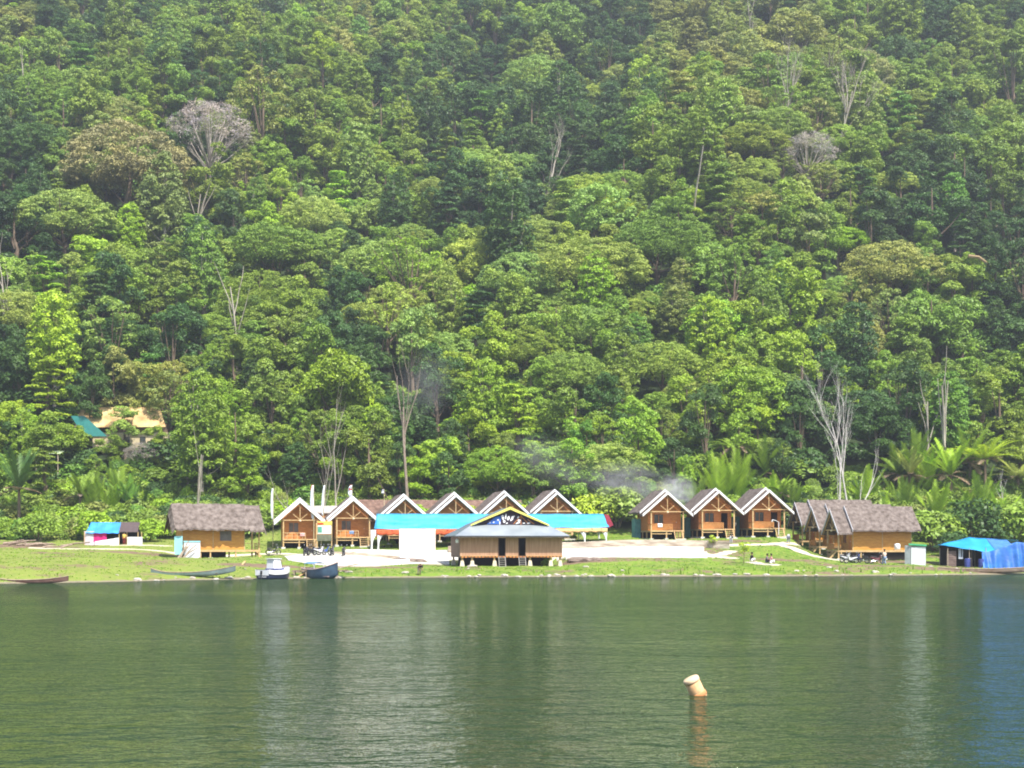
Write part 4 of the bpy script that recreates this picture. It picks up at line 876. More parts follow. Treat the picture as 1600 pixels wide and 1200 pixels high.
# ------------------------------------------------------------------ blue tarp shelter, barrels, shed
def shelter():
    b = on(1540, 168); Yb = 168; root = empty('tarp_shelter', b, R(3), 'large sagging blue and cyan tarpaulin shelter with dark plank side at the shore', 'shelter')
    z = lambda py: (HC+(HY-py)/F*Yb)-b.z; X = lambda px: (px-1540)/F*Yb
    cyt = mat('turquoise_tarp', (.01,.24,.54), .45, .35, scale=.8, col2=(.03,.36,.68), bump=.03); blt = mat('deep_blue_tarp', (.015,.085,.36), .5, .3, scale=.7, col2=(.04,.19,.54), bump=.05)
    def roof(u, v):
        x = X(1473)+(X(1580)-X(1473))*u; lo = np.interp(u, [0,.55,1], [z(853), z(862), z(858)]); hi = np.interp(u, [0,.46,1], [z(851), z(839.5), z(844)]); 
        return (x, -1.4+3.2*v-(.6*u), lo+(hi-lo)*v-.12*math.sin(PI*v)*math.sin(PI*u)+.03*math.sin(u*21+v*5))
    MB().grid(lambda u, v: roof(u*.72, v), 24, 10, (0,0,-.02)).build('turquoise_roof', cyt, root, smooth=True)
    MB().grid(lambda u, v: roof(.70+u*.30, v)+(0,) if False else Vector(roof(.70+u*.30, v))+Vector((0,0,.02)), 12, 10, (0,0,-.02)).build('blue_roof', mat('mid_blue_tarp', (.04,.15,.48), .45, .35, col2=(.08,.24,.62), bump=.03), root, smooth=True)
    MB().grid(lambda u, v: (X(1473)+(X(1600)-X(1473))*u, 1.8-.5*u+2.4*v, np.interp(u, [0,.4,1], [z(851), z(839.5), z(844)])*(1-v)+z(855)*v), 12, 4, (0,0,-.02)).build('rear_roof', cyt, root)
    def side(u, v):      # front curtain hanging from the peak to the ground, folds radiating from the tie point
        uu = .42+(u-.42)*(1 if v > .999 else 1); xb = X(1522)+(X(1625)-X(1522))*u; xp = X(1579)
        ut = .5+(u-.5)*.86; xt = xp+(xb-xp)*.97; top = np.interp((xt-X(1533))/(X(1625)-X(1533)), [0,.5,1], [z(862.5), z(846.5), z(853)])
        x = xt+(xb-xt)*v; fold = (.05+.10*v)*math.sin(u*47+2*math.sin(u*9))+.09*math.sin(u*15+v*4)
        return (x, -2.0-.75*v+fold, -.15+(top+.15)*(1-v))
    MB().grid(side, 60, 16, (0,.02,0)).build('front_curtain', blt, root, smooth=True)
    M = MB()
    for i in range(8): M.box(X(1473.5),X(1488.5),-1.0+.02*(i%2),-.95+.02*(i%2),-.1+i*.24,.12+i*.24)
    M.build('plank_wall', mat('dark_grey_planks', (.13,.09,.08), .85, .1, scale=3, col2=(.24,.18,.16)), root)
    M = MB().box(X(1474),X(1620),1.5,1.56,-.2,z(850)).box(X(1488),X(1489),-.9,1.5,-.1,z(856)); M.build('rear_wall', dark, root)
    MB().box(X(1492),X(1496),-1.0,-.95,z(872),z(857)).box(X(1492),X(1499),-1.02,-.96,z(873),z(870)).box(X(1497.5),X(1499),-1.0,-.95,z(872),z(858)).build('pale_frame', mat('pale_blue_board', (.5,.55,.62), .7, .2), root)
    M = MB()
    for px, y in ((1474,-1.2),(1507,-1.4),(1532,-1.6),(1580,-1.5),(1474,1.4),(1530,1.4),(1620,1.0),(1516,-.4)): M.tube([(X(px),y,-.3),(X(px),y,z(856))],.05,6)
    M.build('post', drift, root)
    bm = mat('blue_plastic_drum', (.04,.06,.26), .35, .5, var=.1)
    for i, (px, dy, l) in enumerate([(1504,-1.75,'dark blue plastic drum under the eave of the tarp shelter, nearer its plank wall'),(1510,-1.2,'dark drum set back between two blue drums under the tarp shelter'),(1524,-2.1,'blue plastic drum right beside the hanging blue curtain of the shelter')]):
        p = b+Vector((X(px),dy,0)); p.z = gz(p.x,p.y); d = MB().lathe([(.27,0),(.30,.03),(.31,.3),(.33,.32),(.31,.34),(.31,.62),(.33,.64),(.31,.66),(.29,.93),(.25,.96)],18,(0,0,0)).build('plastic_drum', bm if i != 1 else seatm, smooth=False)
        d.location = p; tag(d, l, 'drum', 'drums under the blue tarp shelter')
        MB().lathe([(.05,0),(.05,.03)],10,(.1,0,.96)).build('lid', white, d)
shelter()
def shed():
    b = on(1431, 166.5); root = empty('metal_privy', b, R(-14), 'white metal sheet privy with green roof edge beside the golden plank hut', 'shed')
    M = MB().grid(lambda u, v: (-.5+u*1.55, -.0+.02*math.sin(u*60), -.2+v*2.15-.0*u), 50, 1, (0,.03,0)); M.build('front_sheet', mat('white_metal_sheet', (.78,.80,.82)), root)
    MB().grid(lambda u, v: (-1.15+u*.6, .25-.28*u+.015*math.sin(u*30), -.2+v*2.3), 20, 1, (0,.03,0)).build('side_sheet', mat('grey_metal_sheet', (.45,.48,.5), .5, .3, var=.15), root)
    MB().box(-1.15,-1.12,.28,1.5,-.2,2.1).box(1.02,1.05,0,1.5,-.2,1.95).box(-1.1,1.0,1.5,1.53,-.2,2.0).build('rear_sheet', mat('grey_metal_sheet', (.45,.48,.5)), root)
    MB().slab([(-.75,-.12,2.12),(1.15,-.12,2.0),(1.15,1.7,2.1),(-.75,1.7,2.25)],(0,0,.07)).build('roof', mat('green_metal_roof', (.03,.30,.13), .45, .4), root)
shed()
tank = MB().lathe([(.3,0),(.34,.05),(.34,.5),(.28,.62),(.1,.66)],14).build('water_jerrycan', white, smooth=True); tank.location = at(1402, 858.5, 172.2)
tag(tank, 'white container on a bracket on the golden plank wall above the privy', 'container'); MB().box(-.4,.4,-.35,.6,-.08,-.005).build('shelf', pale, tank)

# ------------------------------------------------------------------ house on the hillside
def hill_house():
    Yh = 226; b = at(190, 692, Yh); root = empty('hillside_house', b, R(-4), 'house with rusty tan roof and teal lean-to roof half hidden by trees on the slope', 'house')
    z = lambda py: (HC+(HY-py)/F*Yh)-b.z; X = lambda px: (px-190)/F*Yh
    rust = mat('rusty_tan_roof', (.42,.24,.10), .75, .2, scale=.8, col2=(.76,.60,.28), wave=('X', 2, .7))
    MB().grid(lambda u, v: (X(124)+u*(X(268)-X(124))+(X(250)-X(268))*v*u-0*v, -2.5+2.8*v, z(669)+(z(636)-z(669))*v), 10, 4, (0,0,-.06)).build('roof', rust, root)
    MB().grid(lambda u, v: (X(124)+u*(X(250)-X(124)), 3.2-2.9*v, z(665)+(z(636)-z(665))*v-.01), 8, 4, (0,0,-.06)).build('rear_roof', rust, root)
    MB().slab([(X(119),-2.6,z(652)),(X(140),-2.6,z(652)),(X(178),-3.2,z(684)),(X(143),-3.4,z(684))],(0,.06,.03)).build('teal_lean_to_roof', mat('teal_metal_roof', (.02,.17,.15), .5, .35, var=.15), root)
    MB().box(X(178),X(266),-1.6,2.4,z(676),z(664)).build('upper_wall', mat('brown_plank_wall', (.22,.15,.1), .8, .1), root)  # upper wall in plain brown planks
    MB().box(X(150),X(271),-1.7,2.6,z(705),z(677)).build('wall', mat('cream_plaster', (.62,.50,.30), .85, .1, col2=(.72,.62,.4)), root)
    for px in (200,225,250): MB().box(X(px),X(px+9),-1.76,-1.69,z(698),z(684)).build('window', glassm, root)
hill_house()
o = at(72, 712, 212); w_ = MB().grid(lambda u, v: (-1.7+3.6*u, v*2.2, .45*v-.5*u*0+.35*math.sin(u*2)), 6, 3, (0,0,-.05)).build('pale_green_roof_sheet', mat('pale_green_sheet', (.55,.66,.38), .6, .2)); w_.location = o; tag(w_, 'small pale green roof sheet glimpsed among shrubs below the hillside house', 'roof sheet')
for s_ in (0,1): MB().tube([(-1.4+3*s_,.1,-2.5),(-1.4+3*s_,.1,.2)],.07,6).build('post', drift, w_)

# ------------------------------------------------------------------ log pile, rocks, float
rnd = random.Random(12); logm = mat('grey_brown_log', (.2,.14,.10), .9, .05, scale=4, col2=(.42,.33,.26))
for i in range(16):
    px = rnd.uniform(2,104); Y = 175+rnd.uniform(0,8); p = on(px, Y, .12); a = rnd.uniform(-.5,.5); ln = rnd.uniform(1.2,4); q = p+Vector((math.cos(a)*ln, math.sin(a)*ln*.6, 0)); q.z = gz(q.x,q.y)+rnd.uniform(.1,.7)
    tag(MB().tube([p,(p+q)/2+Vector((0,0,.08)),q],[.13,.11,.06],7).build('fallen_log', logm), 'weathered fallen log lying in the brush heap at the far left meadow edge', 'log', 'fallen logs heaped at the left meadow edge')
rockm = mat('pale_shore_rock', (.34,.30,.24), .9, .1, scale=3, col2=(.62,.58,.5), bump=.03)
def rock_mesh(seed):
    bm = bmesh.new(); bmesh.ops.create_icosphere(bm, subdivisions=2, radius=1); rr = random.Random(seed)
    for v in bm.verts: v.co *= 1+rr.uniform(-.18,.18); v.co.z *= .55
    me = bpy.data.meshes.new('rock'); bm.to_mesh(me); bm.free(); me.materials.append(rockm); return me
rms = [rock_mesh(i) for i in range(5)]
for i in range(90):
    px = rnd.uniform(560,1560) if i < 60 else rnd.uniform(180,560); y = shore_y(px)+rnd.uniform(-.2,.9)+(rnd.uniform(0,8) if rnd.random() < .3 else 0)
    o = bpy.data.objects.new('rock', rms[i%5]); C.objects.link(o); o.location = on(px, y, .02); s = rnd.uniform(.08,.30); o.scale = (s*rnd.uniform(1,1.8), s, s); o.rotation_euler = (0,0,rnd.uniform(0,6))
    tag(o, 'small pale rock scattered along the grassy waterline', 'rock', 'pale rocks along the waterline')
def rubble():
    for (px, Y, s, l) in [(628,166,1.2,'dark rock mound at the foot of the white screen'),(645,165.4,1.5,'larger dark rock mound below the white screen'),(905,163.8,1.3,'brown earth boulder on the dirt bank beyond the bamboo hall'),(925,164,1.0,'smaller brown boulder on the dirt bank beyond the bamboo hall'),(738,158.5,.5,'cream boulder on the grass in front of the bamboo hall')]:
        o = bpy.data.objects.new('boulder', rock_mesh(px)); o.data.materials.clear(); o.data.materials.append(mat('brown_boulder', (.14,.10,.08), .9, .1, scale=3, col2=(.3,.24,.2), bump=.04) if px != 738 else rockm)
        C.objects.link(o); o.location = on(px, Y, .05); o.scale = (s*1.1, s*.7, s*.55); tag(o, l, 'boulder')
rubble()
def buoy():
    Yb = HC*F/(1086-HY); root = empty('foam_float', ((1092-800)/F*Yb, Yb, -.02), 0, 'tilted cream foam float bobbing in the lake in the foreground', 'float')
    root.rotation_euler = (R(6), R(-26), R(0))
    fm = mat('cream_foam', (.62,.36,.17), .8, .15, scale=6, col2=(.74,.50,.28), bump=.01)
    MB().lathe([(.10,-.35),(.17,-.32),(.18,-.1),(.175,.1),(.178,.33),(.15,.36)], 24).build('body', fm, root, smooth=True)
    MB().lathe([(.183,.36),(.19,.375),(.185,.44),(.165,.46),(.02,.465)], 24).build('cap', mat('pale_cap', (.74,.54,.34), .6, .3, var=.04), root, smooth=True)
    MB().lathe([(.186,-.02),(.20,0),(.195,.07),(.182,.09)], 24).build('rust_band', mat('rust_orange_band', (.55,.24,.10), .7, .2, var=.2), root, smooth=True)
buoy()
# ------------------------------------------------------------------ vegetation
leafA = leaf_mat('broadleaf_foliage', .28, .5)
leafB = leaf_mat('dull_foliage', .25, .65)
bark = mat('pale_bark', (.26,.22,.18), .9, .1, scale=1.2, stretch=(1,1,.4), col2=(.50,.45,.38), bump=.02)
barkd = mat('brown_bark', (.12,.085,.06), .9, .1, scale=1.2, col2=(.24,.18,.13), bump=.02)
barkw = mat('bleached_bark', (.42,.39,.36), .85, .1, scale=1.2, stretch=(1,1,.3), col2=(.66,.62,.58))
LS = .82

def leaf_mesh(name, clumps, dens, leaf, seed, mtl, up=.55, asp=.62, extra_quads=None):
    """clumps: list of (center, rx, rz); dens: leaves per m2 of clump shell"""
    r = np.random.default_rng(seed); Ps = []; Ns = []; Vs = []
    leaf *= LS; dens = dens/LS**1.7
    for (c, rx, rz) in clumps:
        n = max(6, int(dens*4*PI*rx*(rx+rz)/2*.62)); d = r.normal(size=(n,3)); d /= np.linalg.norm(d, axis=1)[:,None]
        d[:,2] = np.where(d[:,2] < -.25, -d[:,2]*.8, d[:,2]); rad = r.uniform(.62,1.04,(n,1))**.6
        Ps.append(np.array(c)+d*rad*np.array([rx,rx,rz])); nn = d*.75+np.array([0,0,up])+r.normal(size=(n,3))*.42; Ns.append(nn/np.linalg.norm(nn,axis=1)[:,None])
        Vs.append(r.uniform(.84,1.2,n)*r.uniform(.86,1.16))
    P = np.vstack(Ps); Nn = np.vstack(Ns); V = np.concatenate(Vs); n = len(P)
    t = np.cross(Nn, r.normal(size=(n,3))); t /= np.linalg.norm(t,axis=1)[:,None]; b = np.cross(Nn, t)
    s = (leaf*r.uniform(.65,1.35,n))[:,None]
    v = np.stack([P-t*s, P+b*s*asp*.9+t*s*.05, P+t*s, P-b*s*asp*.9-t*s*.05], 1).reshape(-1,3); f = np.arange(n*4).reshape(-1,4)
    me = bpy.data.meshes.new(name); me.vertices.add(n*4); me.vertices.foreach_set('co', v.ravel()); me.loops.add(n*4); me.loops.foreach_set('vertex_index', f.ravel().astype(np.int32))
    me.polygons.add(n); me.polygons.foreach_set('loop_start', np.arange(0,n*4,4,dtype=np.int32)); me.polygons.foreach_set('loop_total', np.full(n,4,dtype=np.int32)); me.update(calc_edges=True)
    a = me.attributes.new('leafv', 'FLOAT', 'FACE'); a.data.foreach_set('value', V.astype(np.float32)); me.materials.append(mtl)
    return me

def shell(n, rx, rz, r0, r1, seed, zmin=-.3, lump=.18, hc=0):
    r = np.random.default_rng(seed); out = []; ld = r.normal(size=(6,3)); ld /= np.linalg.norm(ld,axis=1)[:,None]; la = r.uniform(-lump,lump*1.3,6)
    ga = PI*(3-5**.5)
    for i in range(n):
        z = 1-(1-zmin)*(i+.5)/n; q = math.sqrt(max(0,1-z*z)); a = i*ga+r.uniform(-.35,.35)
        d = np.array([q*math.cos(a), q*math.sin(a), z]); k = 1+sum(la[j]*max(0,d@ld[j])**3 for j in range(6))+r.uniform(-.10,.08)
        cr = r.uniform(r0,r1); out.append(((d[0]*(rx-cr*.6)*k, d[1]*(rx-cr*.6)*k, hc+d[2]*(rz-cr*.45)*k), cr, cr*r.uniform(.6,.85)))
    return out

def tree_kind(kind, seed):
    """returns crown mesh, trunk mesh, crown radius, crown centre height, top"""
    r = random.Random(seed); M = MB(); dens = 14; leaf = .22
    if kind == 'dome': hc, rx, rz = 6.4, 5.4, 4.8; cl = shell(125, rx, rz, .65, 1.15, seed, -.6, .3, hc); m = leafA
    elif kind == 'umbrella': hc, rx, rz = 6.6, 7.2, 4.0; cl = shell(210, rx, rz, .6, 1.05, seed, -.25, .2, hc); cl = [(c, a, b*.75) for c, a, b in cl]; dens = 14; leaf = .17; m = leafB
    elif kind == 'tall': hc, rx, rz = 8.0, 3.3, 6.2; cl = shell(105, rx, rz, .55, 1.0, seed, -.8, .3, hc); m = leafA
    elif kind == 'lumpy':
        hc, rx, rz = 6.4, 5.5, 4.8; cl = []
        for k in range(8):
            a = k*2.4+r.random(); q = r.uniform(1.2,3.8); zz = hc+r.uniform(-2.8,2.2)-q*.35
            cl += [((c[0]+q*math.cos(a), c[1]+q*math.sin(a), c[2]), a_, b_) for c, a_, b_ in shell(13, r.uniform(1.9,2.7), r.uniform(1.7,2.4), .75, 1.15, seed*10+k, -.35, .1, zz)]
        m = leafA; leaf = .23
    elif kind == 'layered':
        hc, rx, rz = 7, 5, 4.5; cl = []
        for k in range(18):
            h = 1.6+k*.58; q = (5.2-k*.23)*r.uniform(.45,1.0); a = k*2.399+r.uniform(-.4,.4)
            for j in range(7):
                b = r.uniform(0,6.28); w = r.uniform(.2,1.5); cl.append(((q*.72*math.cos(a)+w*math.cos(b), q*.72*math.sin(a)+w*math.sin(b), h+r.uniform(-.12,.25)-w*.12), r.uniform(.7,1.1), r.uniform(.22,.36)))
        m = leafA; dens = 13; leaf = .23
    elif kind == 'sparse':
        hc, rx, rz = 7.5, 4.4, 5.0; cl = [c for c in shell(64, rx, rz, .7, 1.15, seed, -.7, .3, hc) if r.random() < .75]; m = leafA; dens = 12
    elif kind == 'ragged':
        hc, rx, rz = 7.5, 4.6, 6.0; cl = []
        for k in range(15):
            z0 = r.uniform(-1,1); a = r.uniform(0,6.28); q = 3.4*math.sqrt(max(.05,1-(z0*.85)**2))*r.uniform(.35,1.0); zz = hc+z0*4.6
            cl += [((c[0]+q*math.cos(a), c[1]+q*math.sin(a), c[2]), a_, b_) for c, a_, b_ in shell(r.choice([6,9,12]), r.uniform(1.0,2.0), r.uniform(.8,1.5), .5, .95, seed*10+k, -.5, .1, zz)]
        m = leafA; dens = 16; leaf = .2
    elif kind == 'twiggy':
        hc, rx, rz = 7.0, 5.6, 4.6; cl = shell(70, rx, rz, .9, 1.5, seed, -.2, .1, hc); m = leafB; dens = 9; leaf = .2
    if kind in ('dome','umbrella','tall','lumpy'): cl += [((c[0]*.45, c[1]*.45, hc+(c[2]-hc)*.4-.8), 1.3, 1.1) for c, a_, b_ in cl[::5]]
    asp = .62 if kind != 'twiggy' else .22
    crown = leaf_mesh(kind+'_crown', cl, dens, leaf, seed, m, up=.6 if kind != 'layered' else 1.0, asp=asp)
    # trunk with limbs to some clumps
    base = .34 if kind != 'tall' else .28; top = hc-rz*.35; bend = [r.uniform(-.5,.5) for _ in range(4)]
    pts = [Vector((0,0,-1.5)), Vector((bend[0]*.4,bend[1]*.4,top*.35)), Vector((bend[0],bend[1],top*.7)), Vector((bend[2]*.6,bend[3]*.6,top)), Vector((bend[2],bend[3],hc+rz*.45))]
    M.tube(pts, [base*1.25,base,base*.8,base*.6,.06], 8)
    for c, a_, b_ in (r.sample(cl, min(len(cl), 5 if kind not in ('twiggy','sparse') else 12 if kind == 'sparse' else 30))):
        c = Vector(c); s = r.uniform(.45,.85); p0 = Vector((bend[2]*.6*s, bend[3]*.6*s, top*s+.0))
        mid = p0.lerp(c, .5)+Vector((0,0,-.25)); M.tube([p0, mid, c], [base*.36,base*.22,.05], 5, cap=False)
        if kind in ('twiggy','sparse'):
            for _ in range(4): e = c+Vector((r.uniform(-1,1),r.uniform(-1,1),r.uniform(.1,1.2))); M.tube([c, e], [.05,.02], 3, cap=False)
    trunk = M.mesh('trunk', bark if kind in ('twiggy','tall') else barkd, fix=False)
    return dict(kind=kind, crown=crown, trunk=trunk, r=rx, hc=hc, h=hc+rz*.7)

KINDS_ = [('dome',4),('umbrella',3),('tall',4),('lumpy',5),('layered',3),('sparse',3),('ragged',8),('twiggy',2)]
PROTO = []
for k, n in KINDS_:
    for i in range(n): PROTO.append(tree_kind(k, 100*len(PROTO)+17))
BY = {}
for i, p in enumerate(PROTO): BY.setdefault(p['kind'], []).append(i)

TINT = {'M':(.195,.295,.034),'B':(.265,.405,.028),'D':(.060,.125,.025),'O':(.255,.30,.065),'L':(.265,.365,.062),'G':(.32,.30,.25),'Y':(.42,.53,.04),'E':(.135,.265,.035),'T':(.31,.31,.13)}  # D deepened so shaded forest pockets are in the leaf tint
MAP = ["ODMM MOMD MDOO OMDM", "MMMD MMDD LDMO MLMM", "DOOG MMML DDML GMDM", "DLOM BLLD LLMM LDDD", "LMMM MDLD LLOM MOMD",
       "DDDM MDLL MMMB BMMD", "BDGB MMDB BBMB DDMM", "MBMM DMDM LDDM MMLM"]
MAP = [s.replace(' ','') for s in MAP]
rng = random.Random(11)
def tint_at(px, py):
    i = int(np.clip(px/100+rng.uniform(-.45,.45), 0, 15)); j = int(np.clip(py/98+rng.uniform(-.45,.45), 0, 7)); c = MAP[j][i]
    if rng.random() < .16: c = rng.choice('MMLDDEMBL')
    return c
TREES = []
_HH = 1
def add_tree(kind, X, Y, s, code, rot=None, notable=None, var=None, trunkm=None, dz=-.3, sz=None):
    p = rng.choice(BY[kind]) if var is None else BY[kind][var]
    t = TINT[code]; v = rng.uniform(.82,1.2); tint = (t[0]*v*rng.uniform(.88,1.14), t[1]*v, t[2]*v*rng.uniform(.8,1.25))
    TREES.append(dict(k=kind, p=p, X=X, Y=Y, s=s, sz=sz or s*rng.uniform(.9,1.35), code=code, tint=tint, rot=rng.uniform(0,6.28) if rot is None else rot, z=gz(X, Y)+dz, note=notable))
def tree_px(kind, px, py, w, code, note=None, var=None, hfac=1.0):
    """crown centre at (px,py), crown width w photo pixels"""
    P0 = PROTO[BY[kind][0]]; s = 1.0
    for _ in range(4):
        X, Y = hit(px, py, P0['hc']*s*hfac); s = max(.35, min(2.4, w/F*Y/(2*P0['r'])))
    add_tree(kind, X, Y, s, code, notable=note, var=var, sz=s*hfac)
NOTE = [
 ('twiggy',328,216,128,'G','large leafless grey-brown crown standing out high on the left slope'),
 ('umbrella',200,268,190,'T','very broad olive-brown crown just below the grey leafless one'),
 ('sparse',640,430,110,'B','tree with bright green leaf clumps on thick pale limbs at mid slope'),
 ('umbrella',965,338,88,'Y','bright yellow-green domed tree at mid slope above the yellow gabled hall'),
 ('umbrella',1335,120,110,'T','wide pale olive umbrella crown high on the slope above the bare trees'),
 ('umbrella',770,385,110,'M','broad crown with exposed forked limbs beside the bright clumped tree'),
 ('umbrella',930,430,170,'L','very wide fine-leaved crown at mid slope above the hall'),
 ('umbrella',1030,390,150,'M','wide flat dark-edged crown on the spur at mid slope'),
 ('umbrella',1390,430,150,'O','long low olive crown running down the spur on the right'),
 ('layered',70,450,105,'B','bright layered tree with flat tiers at the left edge of mid slope'),
 ('layered',95,560,100,'E','dark tiered tree below the bright layered one at the left'),
 ('layered',75,615,110,'B','bright lime-green tiered tree left of the hillside house'),
 ('layered',235,590,85,'E','dark tiered tree standing right behind the hillside house'),
 ('layered',225,610,60,'B','small bright green tree overhanging the hillside house roof'),
 ('lumpy',520,600,150,'B','big bright rounded tree on pale trunks behind the flag poles'),
 ('lumpy',440,560,130,'M','large mid green tree rising behind the thatched row at left'),
 ('lumpy',760,640,120,'B','bright green bushy tree directly above the marquee'),
 ('lumpy',1150,590,130,'B','large bright green tree above the upper trio of huts'),
 ('dome',1185,620,110,'M','large rounded tree just left of the tall bare white tree'),
 ('lumpy',1090,480,110,'M','leafy tree on the lower spur above the gap between hut rows'),
 ('tall',545,335,28,'E','narrow vivid green spire-shaped tree at mid slope'),
 ('umbrella',460,125,70,'O','small rusty-olive crown high on the left centre slope'),
 ('umbrella',100,350,150,'L','pale broad crown on the left below the olive-brown giant'),
 ('umbrella',430,400,170,'M','very wide flat crown above the first gabled huts at mid slope'),
 ('umbrella',560,260,120,'M','wide rounded crown in the middle of the left centre slope'),
 ('lumpy',940,60,80,'D','dark heavy crown near the top centre of the hillside'),
 ('tall',1005,210,45,'D','tall narrow dark tree above the pale grey bare tree'),
 ('tall',960,270,40,'D','tall narrow dark tree hung with creepers near the grey bare tree'),
 ('dome',640,210,90,'M','rounded crown near the upper centre of the slope'),
 ('umbrella',1310,380,90,'B','bright rounded crown at the crest of the spur on the right'),
 ('lumpy',1460,500,140,'M','big crown on pale tall trunks above the palms on the right'),
 ('lumpy',1530,560,110,'M','leafy tree at the right edge of the lower slope above the palms'),
 ('umbrella',60,240,130,'D','large dark crown at the left edge beside the olive-brown giant'),
 ('dome',1490,250,90,'M','rounded dark-shadowed crown on the right upper slope'),
 ('dome',1250,60,90,'O','dull olive crown close to the top right of centre'),
 ('lumpy',310,640,90,'M','tree on a straight pale trunk behind the side-on left hut'),
 ('lumpy',1380,595,95,'M','rounded green tree just right of the tall bare white tree'),
 ('lumpy',640,640,90,'D','dark green tree partly veiled by smoke above the marquee'),
 ('sparse',505,690,80,'M','thin-leaved tree with white forked trunks behind the second gabled hut'),
 ('lumpy',20,560,90,'E','dark tree at the far left edge of the lower slope'),
]
for n_ in NOTE: tree_px(*n_[:5], n_[5], hfac=(1.25 if n_[5].find('trunk') > 0 else 1.12 if n_[4] in 'TG' else 1.0))
for (k, px, Y, s, c, l) in [('twiggy',222,218,.45,'G','small leafless grey tree in front of the cream wall of the hillside house'),('ragged',172,220,.5,'M','small leafy tree covering the middle of the hillside house roof'),
    ('lumpy',92,218,.8,'B','bright bushy tree hiding the teal roof end of the hillside house'),('ragged',292,220,.8,'M','leafy tree at the far corner of the hillside house'),('lumpy',190,214,.4,'B','low bright tree below the hillside house'),('ragged',196,222.5,.62,'L','pale leafy tree covering the cream wall of the hillside house'),('ragged',245,219,.55,'M','low mid green tree below the cream wall of the hillside house'),('ragged',150,214,.42,'M','low tree below the teal lean-to of the hillside house')]:
    add_tree(k, (px-800)/F*Y, Y, s, c, notable=l, sz=s)
# rest of the forest, spaced so crowns just interlock
cell = {}
def near_ok(X, Y, r):
    for t in TREES:
        if abs(t['X']-X) < 14 and abs(t['Y']-Y) < 14:
            rr = PROTO[t['p']]['r']*t['s']
            if math.hypot(t['X']-X, t['Y']-Y) < (rr+r)*.45: return False
    return True
Yv = 201.0
cand = []
while Yv < 505:
    hw = .352*Yv+22; step = 3.1
    for q in range(int(2*hw/step)): cand.append((-hw+q*step+rng.uniform(-1.5,1.5), Yv+rng.uniform(-1.6,1.6)))
    Yv += 3.3
rng.shuffle(cand)
def project(X, Y, z): return 800+F*X/Y, HY-(z-HC)*F/Y
for X, Y in cand:
    if Y < 205+ (4 if X > 40 else 0): continue
    qx = 800+F*X/Y
    if Y < 232 and 1262 < qx < 1352: continue
    if Y < 214 and (1085 < qx < 1240 or 1325 < qx < 1620 or 105 < qx < 225 or 0 < qx < 55): continue
    z = gz(X, Y)+8; px, py = project(X, Y, z)
    if py < -60: continue
    if 112 < px < 285 and 616 < py < 715: continue           # clearing in front of the hillside house
    if 262 < px < 400 and 160 < py < 196: continue
    edge = Y < 222
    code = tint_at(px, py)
    kind = {'L':'umbrella','O':'lumpy','G':'sparse','D':'ragged','E':'layered','B':'ragged','M':'ragged','Y':'lumpy'}[code] if rng.random() < .5 else rng.choice(['dome','ragged','ragged','lumpy','lumpy','tall','tall','sparse','layered','umbrella'])
    if code == 'G' and Y > 290 and rng.random() < .15: kind = 'twiggy'
    if code == 'G' and kind != 'twiggy': code = 'O'
    s = rng.uniform(.5,1.12)*(.86 if edge else 1.0)*(1.0+.10*(Y > 300)); 
    if rng.random() < .08: s *= 1.35
    if kind == 'umbrella': s *= .82
    r_ = PROTO[BY[kind][0]]['r']*s
    if near_ok(X, Y, r_): add_tree(kind, X, Y, s, code)
print('TREES', len(TREES))
for t in TREES:
    P0 = PROTO[t['p']]; t['px'], t['py'] = project(t['X'], t['Y'], t['z']+P0['hc']*t['sz']); t['size'] = P0['r']*t['s']/t['Y']*F
inview = [t for t in TREES if -30 < t['px'] < 1630 and -30 < t['py']]
inview.sort(key=lambda t: (t['note'] is None, -t['size']))
indiv = inview[:298]; ids = {id(t) for t in indiv}; rest = [t for t in TREES if id(t) not in ids]

# labels
LOOK = {'M':'mid green','B':'bright green','D':'dark green','O':'olive-toned','L':'pale green','G':'grey-brown','T':'tan','Y':'yellow-green','E':'deep green'}
SHAPE = {'dome':'rounded tree','umbrella':'spreading tree','tall':'narrow upright tree','lumpy':'billowy tree','layered':'tiered tree','sparse':'thin-leaved tree','ragged':'ragged tree','twiggy':'leafless tree'}
PLACE = [(70,'at the left edge'),(160,'in line with tarp stall'),(270,'in line with hillside house'),(400,'in line with side-on left hut'),(510,'in line with first gabled hut'),(590,'in line with second gabled hut'),
         (690,'in line with white screen'),(790,'left of the hall peak'),(890,'right of the hall peak'),(1000,'over the gap between hut rows'),(1080,'over the closed-door upper hut'),(1160,'over the middle upper hut'),
         (1260,'over the last gabled hut'),(1350,'over the tall bare white tree'),(1460,'over the golden huts'),(1700,'over the blue tarp shelter')]
def band(py):
    return 'near the top' if py < 110 else 'on the upper slope' if py < 230 else 'above mid slope' if py < 340 else 'at mid slope' if py < 440 else 'below mid slope' if py < 540 else 'on the lower slope' if py < 630 else 'at the forest foot'
SZ = lambda s: 'large ' if s > 46 else 'small ' if s < 30 else ''
from collections import defaultdict
dd = defaultdict(list)
for t in indiv:
    if t['note']: t['label'] = t['note']; continue
    pl = next(n for x, n in PLACE if t['px'] < x); dd[(SZ(t['size'])+LOOK[t['code']]+' '+SHAPE[t['k']], band(t['py']), pl)].append(t)
ORD = ['first','second','third','fourth','fifth','sixth','seventh']
for (a, b, c), l in dd.items():
    l.sort(key=lambda t: t['py'])
    for i, t in enumerate(l):
        pre = '' if len(l) == 1 else (('upper ','lower ')[i] if len(l) == 2 else ('topmost ' if i == 0 else 'lowest ' if i == len(l)-1 else ORD[i]+' '))
        t['label'] = (pre+a+' '+b+', '+c)
